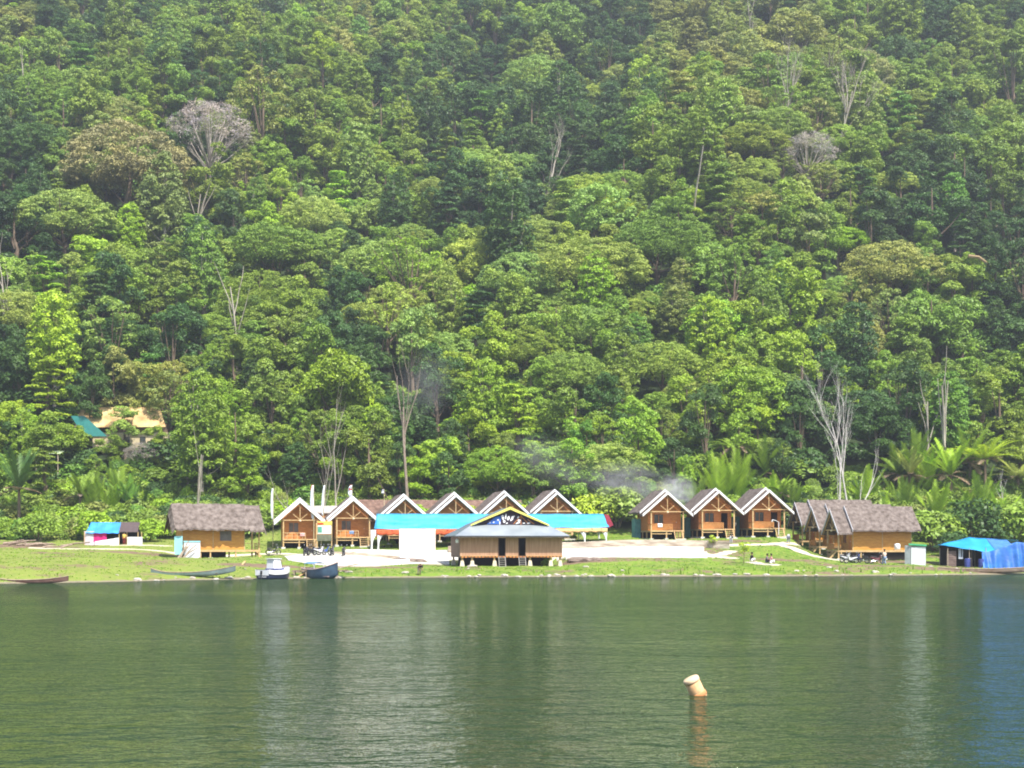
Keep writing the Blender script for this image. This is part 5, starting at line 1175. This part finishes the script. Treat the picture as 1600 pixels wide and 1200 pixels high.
for t in indiv:
    P0 = PROTO[t['p']]
    root = empty('broadleaf_tree' if t['k'] != 'twiggy' else 'leafless_tree', (t['X'], t['Y'], t['z']), t['rot'], t['label'], 'tree', 'forest trees on the hillside')
    root.scale = (t['s'], t['s'], t['sz'])
    c = bpy.data.objects.new('crown', P0['crown']); C.objects.link(c); c.parent = root; c['tint'] = [float(x) for x in t['tint']]
    k = bpy.data.objects.new('trunk', P0['trunk']); C.objects.link(k); k.parent = root
    P0.setdefault('obj', (c, k))

def scatter(name, points, protos, label, extra_attr=True):
    """one stuff object: instances of existing crowns / trunks on a point cloud"""
    me = bpy.data.meshes.new(name); n = len(points); me.vertices.add(n); me.vertices.foreach_set('co', np.array([(t['X'],t['Y'],t['z']) for t in points], np.float32).ravel())
    def attr(nm, ty, data, f): a = me.attributes.new(nm, ty, 'POINT'); a.data.foreach_set(f, np.array(data, np.float32 if ty != 'INT' else np.int32).ravel())
    attr('turn', 'FLOAT', [t['rot'] for t in points], 'value'); attr('size', 'FLOAT_VECTOR', [(t['s'],t['s'],t['sz']) for t in points], 'vector')
    attr('tint', 'FLOAT_VECTOR', [t['tint'] for t in points], 'vector'); attr('pick', 'INT', [t['p'] for t in points], 'value')
    o = bpy.data.objects.new(name, me); C.objects.link(o); tag(o, label, None, None, 'stuff')
    ng = bpy.data.node_groups.new(name+'_nodes', 'GeometryNodeTree'); ng.interface.new_socket('Geometry', in_out='INPUT', socket_type='NodeSocketGeometry'); ng.interface.new_socket('Geometry', in_out='OUTPUT', socket_type='NodeSocketGeometry')
    gi = ng.nodes.new('NodeGroupInput'); go = ng.nodes.new('NodeGroupOutput'); jn = ng.nodes.new('GeometryNodeJoinGeometry'); K = ng.links
    def na(nm, ty): a = ng.nodes.new('GeometryNodeInputNamedAttribute'); a.data_type = ty; a.inputs['Name'].default_value = nm; return a
    tu = na('turn','FLOAT'); sz = na('size','FLOAT_VECTOR'); pk = na('pick','INT'); cx = ng.nodes.new('ShaderNodeCombineXYZ'); K.new(tu.outputs[0], cx.inputs[2])
    mtp = ng.nodes.new('GeometryNodeMeshToPoints'); K.new(gi.outputs[0], mtp.inputs[0])
    for idx, objs in protos:
        cmp_ = ng.nodes.new('FunctionNodeCompare'); cmp_.data_type = 'INT'; cmp_.operation = 'EQUAL'; K.new(pk.outputs[0], cmp_.inputs[2]); cmp_.inputs[3].default_value = idx
        for ob in objs:
            oi = ng.nodes.new('GeometryNodeObjectInfo'); oi.inputs['Object'].default_value = ob; oi.inputs['As Instance'].default_value = True; oi.transform_space = 'ORIGINAL'
            ip = ng.nodes.new('GeometryNodeInstanceOnPoints'); K.new(mtp.outputs[0], ip.inputs['Points']); K.new(cmp_.outputs[0], ip.inputs['Selection']); K.new(oi.outputs['Geometry'], ip.inputs['Instance'])
            K.new(cx.outputs[0], ip.inputs['Rotation']); K.new(sz.outputs[0], ip.inputs['Scale']); K.new(ip.outputs[0], jn.inputs[0])
    K.new(jn.outputs[0], go.inputs[0]); md = o.modifiers.new('scatter', 'NODES'); md.node_group = ng
    return o
rest = [t for t in rest if 'obj' in PROTO[t['p']]]
scatter('forest', rest, [(i, p['obj']) for i, p in enumerate(PROTO) if 'obj' in p], 'dense mixed rainforest covering the upper hillside')

# ---- bushes
def bush_mesh(seed, leaf=.17, r0=1.5):
    cl = shell(26, r0, r0*.95, .5, .85, seed, -.15, .3, r0*.55); return leaf_mesh('leaves', cl, 17, leaf, seed, leafA, up=.5)
BM = [bush_mesh(900+i, .15+.03*(i%3)) for i in range(5)]
bushes = []
def bush(px, Y, s, code, label, group=None, sz=None, name='bush', cat='bush'):
    p = on(px, Y, -.2); i = len(bushes)%5; root = empty(name, p, rng.uniform(0,6), label, cat, group); root.scale = (s,s,sz or s)
    c = bpy.data.objects.new('leaves', BM[i]); C.objects.link(c); c.parent = root; t = TINT[code]; v = rng.uniform(.9,1.15); c['tint'] = [t[0]*v, t[1]*v, t[2]*v]
    st = MB()
    for a in range(4): st.tube([(0,0,-.2),(math.cos(a*1.6)*.3,math.sin(a*1.6)*.3,.6),(math.cos(a*1.6)*.7,math.sin(a*1.6)*.7,1.2)],[.05,.04,.02],4)
    st.build('stem', barkd, root); bushes.append((i, c)); return root
bush(856,162.2,.42,'B','low leafy bush growing at the corner post of the bamboo hall')
bush(150,192,1.5,'B','bright bush right behind the tarp roofed stall')
bush(232,191,1.3,'B','bright bush between the stall and the side-on left hut')
bush(60,190,1.6,'M','rounded bush above the log heap at the left edge')
bush(820,199,1.7,'Y','yellow-green bush between the gables behind the hall peak')
bush(925,200,2.0,'Y','lime bush right of the last marquee gable')
bush(965,201,2.2,'L','pale bushy thicket in the gap between the hut rows')
bush(650,199,1.7,'B','bright bush peeping over the roof behind the screen')
bush(735,200,1.5,'Y','yellowish bush over the ridge of the long thatched house')
bush(1460,186,2.2,'M','big rounded bush right of the golden plank huts')
bush(1520,188,2.6,'D','dark dense bush above the peak of the tarp shelter')
bush(1580,190,2.3,'M','bush at the right edge above the blue curtain')
bush(1490,180,1.3,'D','small dark bush just behind the cyan corner of the tarp shelter')
# undergrowth at the forest edge and under the trees, too many to count
ug = []
for _ in range(2600):
    Y = 194+abs(rng.gauss(0, 12)); X = rng.uniform(-.352*Y-10, .352*Y+10); px = 800+F*X/Y
    if Y < 198 and 235 < px < 1250: Y += 6
    if 410 < px < 1250 and Y < 203: continue
    if 985 > px > 880 and Y < 199: continue
    z = gz(X, Y); pxx, pyy = project(X, Y, z); c = rng.choice('MBMLMBEOMD' if Y < 212 else 'MDEBMM'); t = TINT[c]; v = rng.uniform(.8,1.2)
    if px > 1250 and Y < 200 and px < 1450: Y += 7; z = gz(X, Y)
    ug.append(dict(X=X, Y=Y, z=z-.5, rot=rng.uniform(0,6), s=rng.uniform(.6,1.5), sz=rng.uniform(.5,1.35), tint=tuple(q*v for q in t), p=rng.randrange(5)))
for _ in range(1300):
    Y = rng.uniform(215, 480); X = rng.uniform(-.352*Y-10, .352*Y+10); t = TINT[rng.choice('MDDEM')]
    ug.append(dict(X=X, Y=Y, z=gz(X,Y)-.6, rot=rng.uniform(0,6), s=rng.uniform(1.4,2.6), sz=rng.uniform(1.2,2.2), tint=t, p=rng.randrange(5)))
scatter('undergrowth', ug, [(i, (c,)) for i, c in bushes[:5]], 'tangled undergrowth along the forest foot and below the trees')

# ---- grass tufts
def grass():
    r = np.random.default_rng(8); n = 30000; X = r.uniform(-76, 80, n); Y = r.uniform(122, 199, n); z = ground(X, Y); px = 800+F*X/Y
    sy = np.interp(px, [a for a,b in SHORE], [b for a,b in SHORE])
    cl = np.sin(X*.9+np.sin(Y*.7)*2)+np.sin(Y*1.1+X*.3)+r.normal(0,.8,n)
    k = (z > .12) & (cl > -.3) & ~((px > 430) & (px < 710) & (Y > 160) & (Y < 179)) & ~((px > 690) & (px < 1110) & (Y > 166.5) & (Y < 180)) & (Y > sy)
    k &= ~((np.abs(px-799) < 85) & (Y > 160.3) & (Y < 168.5))
    for (x, y, rx, ry) in DIRT: k &= ~((((X-x)/rx)**2+((Y-y)/ry)**2 < .8) & (r.random(n) < .85))
    X, Y, z, px, sy = X[k], Y[k], z[k], px[k], sy[k]; n = len(X); near = (Y-sy < 6)
    k2 = (Y-sy < 4) & (X > -20) & (np.sin(X*.8)+np.sin(X*2.3+1)+r.normal(0,.4,n) > .6); h = r.uniform(.04,.11,n)*(1+2.6*k2)*(1+.9*((px > 880) & near)); a = r.uniform(0, PI, n); w = r.uniform(.05,.13,n)
    v = []
    for j, (da, le) in enumerate(((0,.5),(1.0,-.6),(2.1,.2))):
        c, s = np.cos(a+da), np.sin(a+da); b0 = np.stack([X-c*w, Y-s*w, z-.02],1); b1 = np.stack([X+c*w, Y+s*w, z-.02],1); t = np.stack([X+c*w*le+r.normal(0,.05,n), Y+s*w*le-r.random(n)*.05, z+h],1); v.append(np.stack([b0,b1,t],1))
    v = np.concatenate(v).reshape(-1,3); m = len(v)//3; me = bpy.data.meshes.new('grass'); me.vertices.add(m*3); me.vertices.foreach_set('co', v.astype(np.float32).ravel())
    me.loops.add(m*3); me.loops.foreach_set('vertex_index', np.arange(m*3, dtype=np.int32)); me.polygons.add(m); me.polygons.foreach_set('loop_start', np.arange(0,m*3,3,dtype=np.int32)); me.polygons.foreach_set('loop_total', np.full(m,3,dtype=np.int32)); me.update(calc_edges=True)
    at_ = me.attributes.new('leafv','FLOAT','FACE'); at_.data.foreach_set('value', np.tile(r.uniform(.7,1.3,n),3).astype(np.float32))
    me.materials.append(leafA); o = bpy.data.objects.new('grass', me); C.objects.link(o); o['tint'] = [.25,.39,.05]; tag(o, 'short bright grass on the lake bank and meadow', None, None, 'stuff')
grass()

# ---- bare trees and snags
def bare_tree(px, pyb, Y, H, spread, levels, label, m, seed, r0=.16, stems=1, lean=0, nb=3, name='bare_tree'):
    b = on(px, Y, -.3); r = random.Random(seed); root = empty(name, b, 0, label, 'tree'); M = MB(); Tw = MB()
    def grow(p, d, ln, rad, lv):
        q = p; pts = [p]; rads = [rad]; n = 4
        for i in range(n):
            d = (d+Vector((r.uniform(-.13,.13), r.uniform(-.13,.13), r.uniform(-.02,.12)))).normalized(); q = q+d*ln/n; pts.append(q); rads.append(rad*(1-.62*(i+1)/n))
        (M if lv > 0 else Tw).tube(pts, rads, 6 if lv > 1 else 4, cap=False)
        if lv <= 0: return
        for _ in range(nb+(1 if lv == levels else 0)):
            k = r.uniform(.3,1.0); j = min(int(k*n), n-1); bp = pts[j].lerp(pts[j+1], k*n-j) if k < 1 else pts[-1]
            a = r.uniform(0, 2*PI); sp = spread*r.uniform(.5,1.2); nd = (d+Vector((math.cos(a)*sp, math.sin(a)*sp*.8, r.uniform(0,.3)))).normalized()
            grow(bp, nd, ln*r.uniform(.42,.68), rads[j]*.55, lv-1)
    for s in range(stems):
        a = (s-(stems-1)/2); grow(Vector((a*.55,0,0)), Vector((lean+a*.12, 0, 1)).normalized(), H*(1-.12*abs(a)), r0*(1-.2*abs(a)), levels)
    M.build('trunk', m, root, fix=False)
    if Tw.v: Tw.build('twigs', m, root, fix=False)
    return root
bare_tree(1328,735,201,14,.42,3,'tall bleached bare tree with fan of white branches behind the golden huts', barkw, 1, .15, 1, .0, 5)
bare_tree(1310,750,200,10,.25,2,'slim bleached bare stem standing next to the tall bare white tree', barkw, 2, .11, 1)
bare_tree(1322,735,201,8,.3,2,'short bleached bare branchy trunk leaning away from the tall bare white tree', barkw, 3, .11, 1, .75)
bare_tree(1480,700,214,15,.2,1,'tall pale trunk with mottled bark rising above the palms', bark, 4, .26, 1)
bare_tree(1446,700,214,13,.2,1,'slimmer pale trunk just left of the tall mottled trunk above the palms', bark, 5, .2, 1)
bare_tree(636,760,203,15.5,.35,2,'tall dead brown snag with broken branches above the third hut gable', mat('snag_bark', (.22,.17,.13), .9, .1, col2=(.38,.31,.25)), 6, .26, 1, -.08)
bare_tree(618,760,202,7,.1,0,'thin leaning dead pole beside the tall brown snag', barkd, 7, .1, 1, -.18)
bare_tree(311,770,198,11,.15,1,'straight slender pale trunk behind the thatched side-on left hut', bark, 8, .15, 1)
bare_tree(507,775,199,10,.35,2,'pale tree with twisting low limb behind the first gabled hut', bark, 9, .14, 1, -.02, 3)
bare_tree(525,775,199,11,.3,2,'forked white-barked trunk behind the tall banner and second hut', bark, 10, .15, 1, .0, 3)
bare_tree(480,760,200,6,.5,2,'low sprawling pale branch tree left of the forked white trunk', bark, 12, .13, 1, -.9, 3)
bare_tree(1570,750,204,5,.45,2,'small pale bare tree at the right edge among palms', barkw, 13, .10, 1, -.1, 3)
def snag_px(px, py_top, h, label, seed, m=barkw, spread=.4, lv=2, lean=0, nb=4, r0=.25):
    X, Y = hit(px, py_top, h); px2 = 800+F*X/Y; bare_tree(px2, 0, Y, h, spread, lv, label, m, seed, r0, 1, lean, nb)
snag_px(848,238,15,'pale grey bare tree at mid slope above the hall', 20, bark, lv=3, nb=4, r0=.3)
snag_px(1237,142,15,'grey bare tree on the right upper slope, first of the pair', 21, bark, lv=3, nb=5, r0=.28)
snag_px(1304,142,16,'bleached bare tree with upright branches beside its grey twin, upper right slope', 22, bark, lv=3, nb=5, r0=.3, spread=.5)
snag_px(31,95,17,'straight pale trunk showing near the top left corner', 23, bark, lv=1, nb=2)
snag_px(300,300,14,'crooked white trunk at the foot of the grey leafless crown', 24, bark, lv=1, nb=3)
snag_px(371,305,12,'short white leaning trunk below the grey leafless crown', 25, bark, lv=0, lean=.15)
snag_px(1081,228,17,'straight white trunk showing below a tiered tree, upper slope', 26, bark, lv=0)
snag_px(368,445,14,'pale thick trunk at mid slope above the first gabled hut', 27, bark, lv=1, nb=3)
snag_px(1180,30,14,'pale branching tree near the top of the slope', 28, bark, lv=2, nb=4)
snag_px(8,430,13,'greyish bare tree at the left edge of mid slope', 29, lv=2, nb=4, m=bark)
def fallen():
    for (px, py, a, ln, label, m) in [(1505,400,-.5,6,'fallen brown branch curving across the right slope', mat('tan_dead_frond', (.32,.23,.13), .9, .1))]:
        X, Y = hit(px, py, 12); p = Vector((X, Y-3, HC+(HY-py)/F*(Y-3))); q = p+Vector((math.cos(a)*ln, 0, math.sin(a)*ln))
        tag(MB().tube([p, p.lerp(q,.35)+Vector((0,0,.8)), p.lerp(q,.7)+Vector((0,0,.5)), q],[.35,.3,.22,.08],7).build('broken_limb', m), label, 'branch')
fallen()

# ---- palms
frondm = leaf_mat('palm_frond', .3, .45)
def palm(px, Y, trunk_h, n, fl, label, code='B', erect=.6, seed=1, thick=.22, dead=0, name='palm_tree', bk=None, dz=-.2, group=None):
    b = on(px, Y, dz); r = random.Random(seed); root = empty(name, b, r.uniform(0,6), label, 'palm', group)
    M = MB(); top = Vector((r.uniform(-.3,.3), r.uniform(-.3,.3), trunk_h))
    if trunk_h > .8: M.tube([(0,0,-.8),(top.x*.4,top.y*.4,trunk_h*.5),top],[thick*1.3,thick,thick*.9],9).build('trunk', bk or barkd, root)
    for part, cnt, col, er in (('fronds', int(n*1.35), TINT[code], erect), ('dead_fronds', dead, (.30,.22,.15), -.1)):
        if not cnt: continue
        V = []; Fc = []; LV = []
        for i in range(cnt):
            a = 2*PI*i/cnt+r.uniform(-.3,.3); e = er+r.uniform(-.25,.3); l = fl*r.uniform(.7,1.1)*(1 if part == 'fronds' else .6); seg = 9
            d = Vector((math.cos(a)*math.cos(e*1.2), math.sin(a)*math.cos(e*1.2), math.sin(max(-.6,min(1.35,e*1.3)))+.15)).normalized(); p = Vector(top); P = [p]
            for k in range(seg):
                d = (d+Vector((0,0,-.10*(1.25-erect*.8)*(k/seg+.4)))).normalized(); p = p+d*l/seg; P.append(p)
            side = Vector((-math.sin(a), math.cos(a), 0))
            for k in range(1, seg*4):
                u = k/(seg*4); j = min(int(u*seg), seg-1); q = P[j].lerp(P[j+1], u*seg-j); dr = (P[j+1]-P[j]).normalized(); wl = fl*.17*math.sin(PI*(u*.86+.12))**.7*r.uniform(.8,1.15)
                for s in (-1, 1):
                    tip = q+(side*s*.75+dr*.75+Vector((0,0,.22-.25*r.random()))).normalized()*wl; m0 = len(V); ww = dr*.09
                    V += [q-ww, q+ww, tip]; Fc.append((m0,m0+1,m0+2)); LV.append(r.uniform(.75,1.3))
            for k in range(seg):
                m0 = len(V); h = Vector((0,0,.035)); V += [P[k]-h, P[k+1]-h, P[k+1]+h, P[k]+h]; Fc.append((m0,m0+1,m0+2,m0+3)); LV.append(1.2)
        me = bpy.data.meshes.new(part); me.from_pydata([tuple(v) for v in V], [], Fc); a_ = me.attributes.new('leafv','FLOAT','FACE'); a_.data.foreach_set('value', LV); me.materials.append(frondm)
        o = bpy.data.objects.new(part, me); C.objects.link(o); o.parent = root; v = r.uniform(.9,1.2); o['tint'] = [c*v for c in col]
PL = [ # px, Y, trunk, n, frond, label, code, erect, dead
 (1122,206,1.0,12,7.6,'big erect-fronded palm clump behind the middle upper hut','B',.95,0),(1150,207,1.0,13,8.0,'tall erect palm clump right behind the roof of the middle upper hut','B',.9,0),(1168,204,.8,8,3.4,'small lime palm beside the tall erect clump','Y',.7,3),
 (1213,206,.4,11,5.4,'erect palm clump behind the last gabled hut','B',.9,0),(1222,205,3.2,9,3.4,'short palm with pinkish dead fronds behind the last gabled hut','M',.4,8),
 (1142,213,6.5,16,4.2,'grey-green palm with dried brown crown above the tall erect clump','M',.35,14),
 (1335,204,.3,8,4.6,'low palm clump poking above the side-on hut roofs','B',.85,0),(1410,204,.4,10,6.6,'erect dark palm clump right of the golden huts','M',.95,0),
 (1402,211,3.6,12,5.6,'palm with brown drooping skirt behind the golden hut','M',.55,12),(1425,208,4.6,10,4.4,'spiky pale flowering palm stalk behind the golden hut','O',.8,8),
 (1447,210,1.5,9,6.4,'tall fan of upright fronds between the two skirted palms','B',.95,0),(1486,208,4.6,14,5.8,'palm with stout brown trunk and upright fronds above the tarp shelter','B',.65,5),
 (1540,210,6.0,15,5.6,'coconut palm with arching yellow-green fronds at the right','Y',.45,4),(1502,204,.6,9,4.6,'low spreading palm beside the stout brown trunk','B',.7,0),
 (1532,205,.4,12,6.4,'large erect palm clump above the blue shelter peak','M',.95,0),(1590,211,3,12,5.0,'palm cut by the right edge of the view','O',.4,4),
 (30,200,5.6,12,6.0,'dark palm with thick brown trunk at the left edge of the meadow','D',.75,5),(125,205,3.0,10,4.0,'short brown-trunked palm behind the tarp stall','M',.6,4),
 (148,205,.3,9,6.0,'upright palm clump directly behind the tarp stall','M',1.0,0),(172,205,.3,8,5.4,'second upright palm clump behind the brown stall roof','B',.95,0),(205,206,.3,8,5.8,'dark upright palm clump between the stall and left hut','E',.95,0),(218,205,.3,7,4.8,'palm with single arching frond above the left thatched hut corner','D',.6,0)]
PL += [(1355,206,1.0,10,5.6,'upright palm clump between the white bare tree and the skirted palm','B',.9,0),(1385,200,.4,9,5.0,'low palm clump right above the golden hut roof','B',.9,0),(1465,201,.5,10,6.0,'upright bright palm clump below the stout palm trunk','B',.95,0),
 (1515,213,4.5,12,6.0,'upper palm between the stout palm and the coconut palm','M',.6,6),(1565,200,.5,10,5.2,'upright palm clump near the right edge','B',.9,0),(1240,205,.6,10,5.4,'upright palm clump right of the last gabled hut','M',.9,0),(1195,214,2.5,11,5.6,'palm above the last gabled hut roof','M',.8,2),
 (1090,205,.5,10,5.0,'upright palm clump left of the tall erect clump','M',.9,0),(190,208,.5,10,6.0,'upright dark palm clump higher behind the tarp stall','M',.95,0),(1430,213,3,12,6.5,'tall upright fronds behind the skirted palms','M',.95,0)]
for i, (px, Y, th_, n, fl, l, c, er, dd_) in enumerate(PL): palm(px, Y, th_, n, fl, l, c, er, 50+i, dead=dd_, thick=.24 if th_ < 5 else .2)
# saplings on the right bank
def sapling(px, Y, h, label, code):
    b = on(px, Y); root = empty('sapling', b, 0, label, 'sapling'); MB().tube([(0,0,-.1),(.05,0,h*.5),(0,.05,h)],[.04,.03,.015],5).build('stem', barkd, root)
    cl = [((rng.uniform(-.5,.5)*h*.45, rng.uniform(-.4,.4)*h*.45, h*rng.uniform(.35,1.0)), h*.14, h*.12) for _ in range(14)]
    me = leaf_mesh('leaves', cl, 60, .09, int(px), leafA); o = bpy.data.objects.new('leaves', me); C.objects.link(o); o.parent = root; o['tint'] = list(TINT[code])
sapling(1162,162,2.1,'leafy sapling beside the seated people on the grass bank','Y'); sapling(1114,176,1.5,'thin sapling on the terrace edge below the middle upper hut','Y')
for i, (px, Y) in enumerate([(702,181.5),(712,182),(722,181.8),(896,182.5),(600,181.2),(612,181.6)]):
    b = on(px, Y); root = empty('potted_plant', b, i, 'small green plant in a dark pot under the marquee roof', 'plant', 'potted plants under the marquee')
    MB().lathe([(.12,0),(.17,.25),(.19,.28)],10).build('pot', seatm, root); c = bpy.data.objects.new('leaves', BM[i%5]); C.objects.link(c); c.parent = root; c.scale = (.28,.28,.28); c.location = (0,0,.25); c['tint'] = list(TINT['M'])
# ------------------------------------------------------------------ smoke
def smoke(px, py, Y, rx, ry, rz, dens, label, seed, tilt=0):
    p = at(px, py, Y); M = MB(); bm = bmesh.new(); bmesh.ops.create_icosphere(bm, subdivisions=3, radius=1.0); me = bpy.data.meshes.new('smoke'); bm.to_mesh(me); bm.free()
    m = bpy.data.materials.new('smoke_volume'); m.use_nodes = True; N = m.node_tree.nodes; K = m.node_tree.links; N.remove(N['Principled BSDF'])
    v = N.new('ShaderNodeVolumePrincipled'); v.inputs['Color'].default_value = (1,1,1,1); v.inputs['Anisotropy'].default_value = -.4
    tc = N.new('ShaderNodeTexCoord'); ln = N.new('ShaderNodeVectorMath'); ln.operation = 'LENGTH'; K.new(tc.outputs['Object'], ln.inputs[0])
    mr = N.new('ShaderNodeMapRange'); mr.interpolation_type = 'SMOOTHSTEP'; mr.inputs[1].default_value = 1.0; mr.inputs[2].default_value = .15; K.new(ln.outputs['Value'], mr.inputs[0])
    no = N.new('ShaderNodeTexNoise'); no.inputs['Scale'].default_value = 2.2; no.inputs['Detail'].default_value = 3; no.inputs['Distortion'].default_value = 1.0; mp = N.new('ShaderNodeMapping'); mp.inputs['Location'].default_value = (seed,seed,0); K.new(tc.outputs['Object'], mp.inputs[0]); K.new(mp.outputs[0], no.inputs['Vector'])
    m2 = N.new('ShaderNodeMapRange'); m2.inputs[1].default_value = .35; m2.inputs[2].default_value = .7; K.new(no.outputs['Fac'], m2.inputs[0])
    a = N.new('ShaderNodeMath'); a.operation = 'MULTIPLY'; K.new(mr.outputs[0], a.inputs[0]); K.new(m2.outputs[0], a.inputs[1]); b = N.new('ShaderNodeMath'); b.operation = 'MULTIPLY'; K.new(a.outputs[0], b.inputs[0]); b.inputs[1].default_value = dens
    K.new(b.outputs[0], v.inputs['Density']); K.new(v.outputs[0], N['Material Output'].inputs['Volume']); me.materials.append(m)
    o = bpy.data.objects.new('smoke', me); C.objects.link(o); o.location = p; o.scale = (rx, ry, rz); o.rotation_euler = (0, R(tilt), 0); tag(o, label, None, None, 'stuff')
smoke(1056,768,198,3.2,2.4,2.8,.7,'dense wisp of smoke rising behind the first upper hut',1)
smoke(985,756,200,7.5,3,3.6,.2,'thin bluish smoke drifting over the gap between the hut rows',2,8)
smoke(860,722,202,8,3.5,4,.07,'faint smoke veil drifting over the marquee toward the forest',3,22)
smoke(665,600,206,5,3,6,.06,'faint smoke haze hanging before the lower slope',4,20)

# ------------------------------------------------------------------ haze
def haze():
    M = MB().box(-420,420,-40,640,-6,330); m = bpy.data.materials.new('haze_air'); m.use_nodes = True; N = m.node_tree.nodes; N.remove(N['Principled BSDF'])
    v = N.new('ShaderNodeVolumePrincipled'); v.inputs['Color'].default_value = (.86,.92,1.0,1); v.inputs['Density'].default_value = HAZE; v.inputs['Anisotropy'].default_value = .3
    m.node_tree.links.new(v.outputs[0], N['Material Output'].inputs['Volume']); o = M.build('haze', m); tag(o, kind='stuff')
HAZE = .0003
haze(); water()

# ------------------------------------------------------------------ light, sky, camera
EL, AZ = R(57), R(32)            # sun above horizon; to the right of straight behind the camera
sd = Vector((math.sin(AZ)*math.cos(EL), -math.cos(AZ)*math.cos(EL), math.sin(EL)))
sl = bpy.data.lights.new('sun', 'SUN'); sl.energy = 5.0; sl.angle = R(.5); sl.color = (1,.955,.88); so = bpy.data.objects.new('sun', sl); C.objects.link(so)
so.rotation_euler = sd.to_track_quat('Z', 'Y').to_euler(); so.location = (0,0,100)
w = bpy.data.worlds.new('World'); scene.world = w; w.use_nodes = True; N = w.node_tree.nodes
sky = N.new('ShaderNodeTexSky'); sky.sky_type = 'NISHITA'; sky.sun_disc = False; sky.sun_elevation = EL; sky.sun_rotation = math.atan2(sd.x, sd.y); sky.dust_density = 2.0
w.node_tree.links.new(sky.outputs[0], N['Background'].inputs['Color']); N['Background'].inputs['Strength'].default_value = .14
cd = bpy.data.cameras.new('camera'); cam = bpy.data.objects.new('camera', cd); C.objects.link(cam); cam.location = (0,0,HC); cam.rotation_euler = (R(90),0,0)
cd.sensor_fit = 'HORIZONTAL'; cd.sensor_width = 36; cd.lens = 36*F/1600; cd.shift_y = (HY-600)/1600; cd.clip_end = 3000; cd.clip_start = .1; scene.camera = cam
vs = scene.view_settings; vs.view_transform = 'Standard'; vs.look = 'None'; vs.gamma = 1; vs.use_curve_mapping = False; vs.exposure = EXPO
scene.render.engine = 'CYCLES'; cy = scene.cycles; cy.max_bounces = 8; cy.volume_bounces = 0; cy.transparent_max_bounces = 8; cy.diffuse_bounces = 3; cy.glossy_bounces = 3; cy.use_denoising = True; cy.filter_width = 1.9
cy.volume_step_rate = 2; cy.caustics_reflective = False; cy.caustics_refractive = False; cy.sample_clamp_indirect = 6
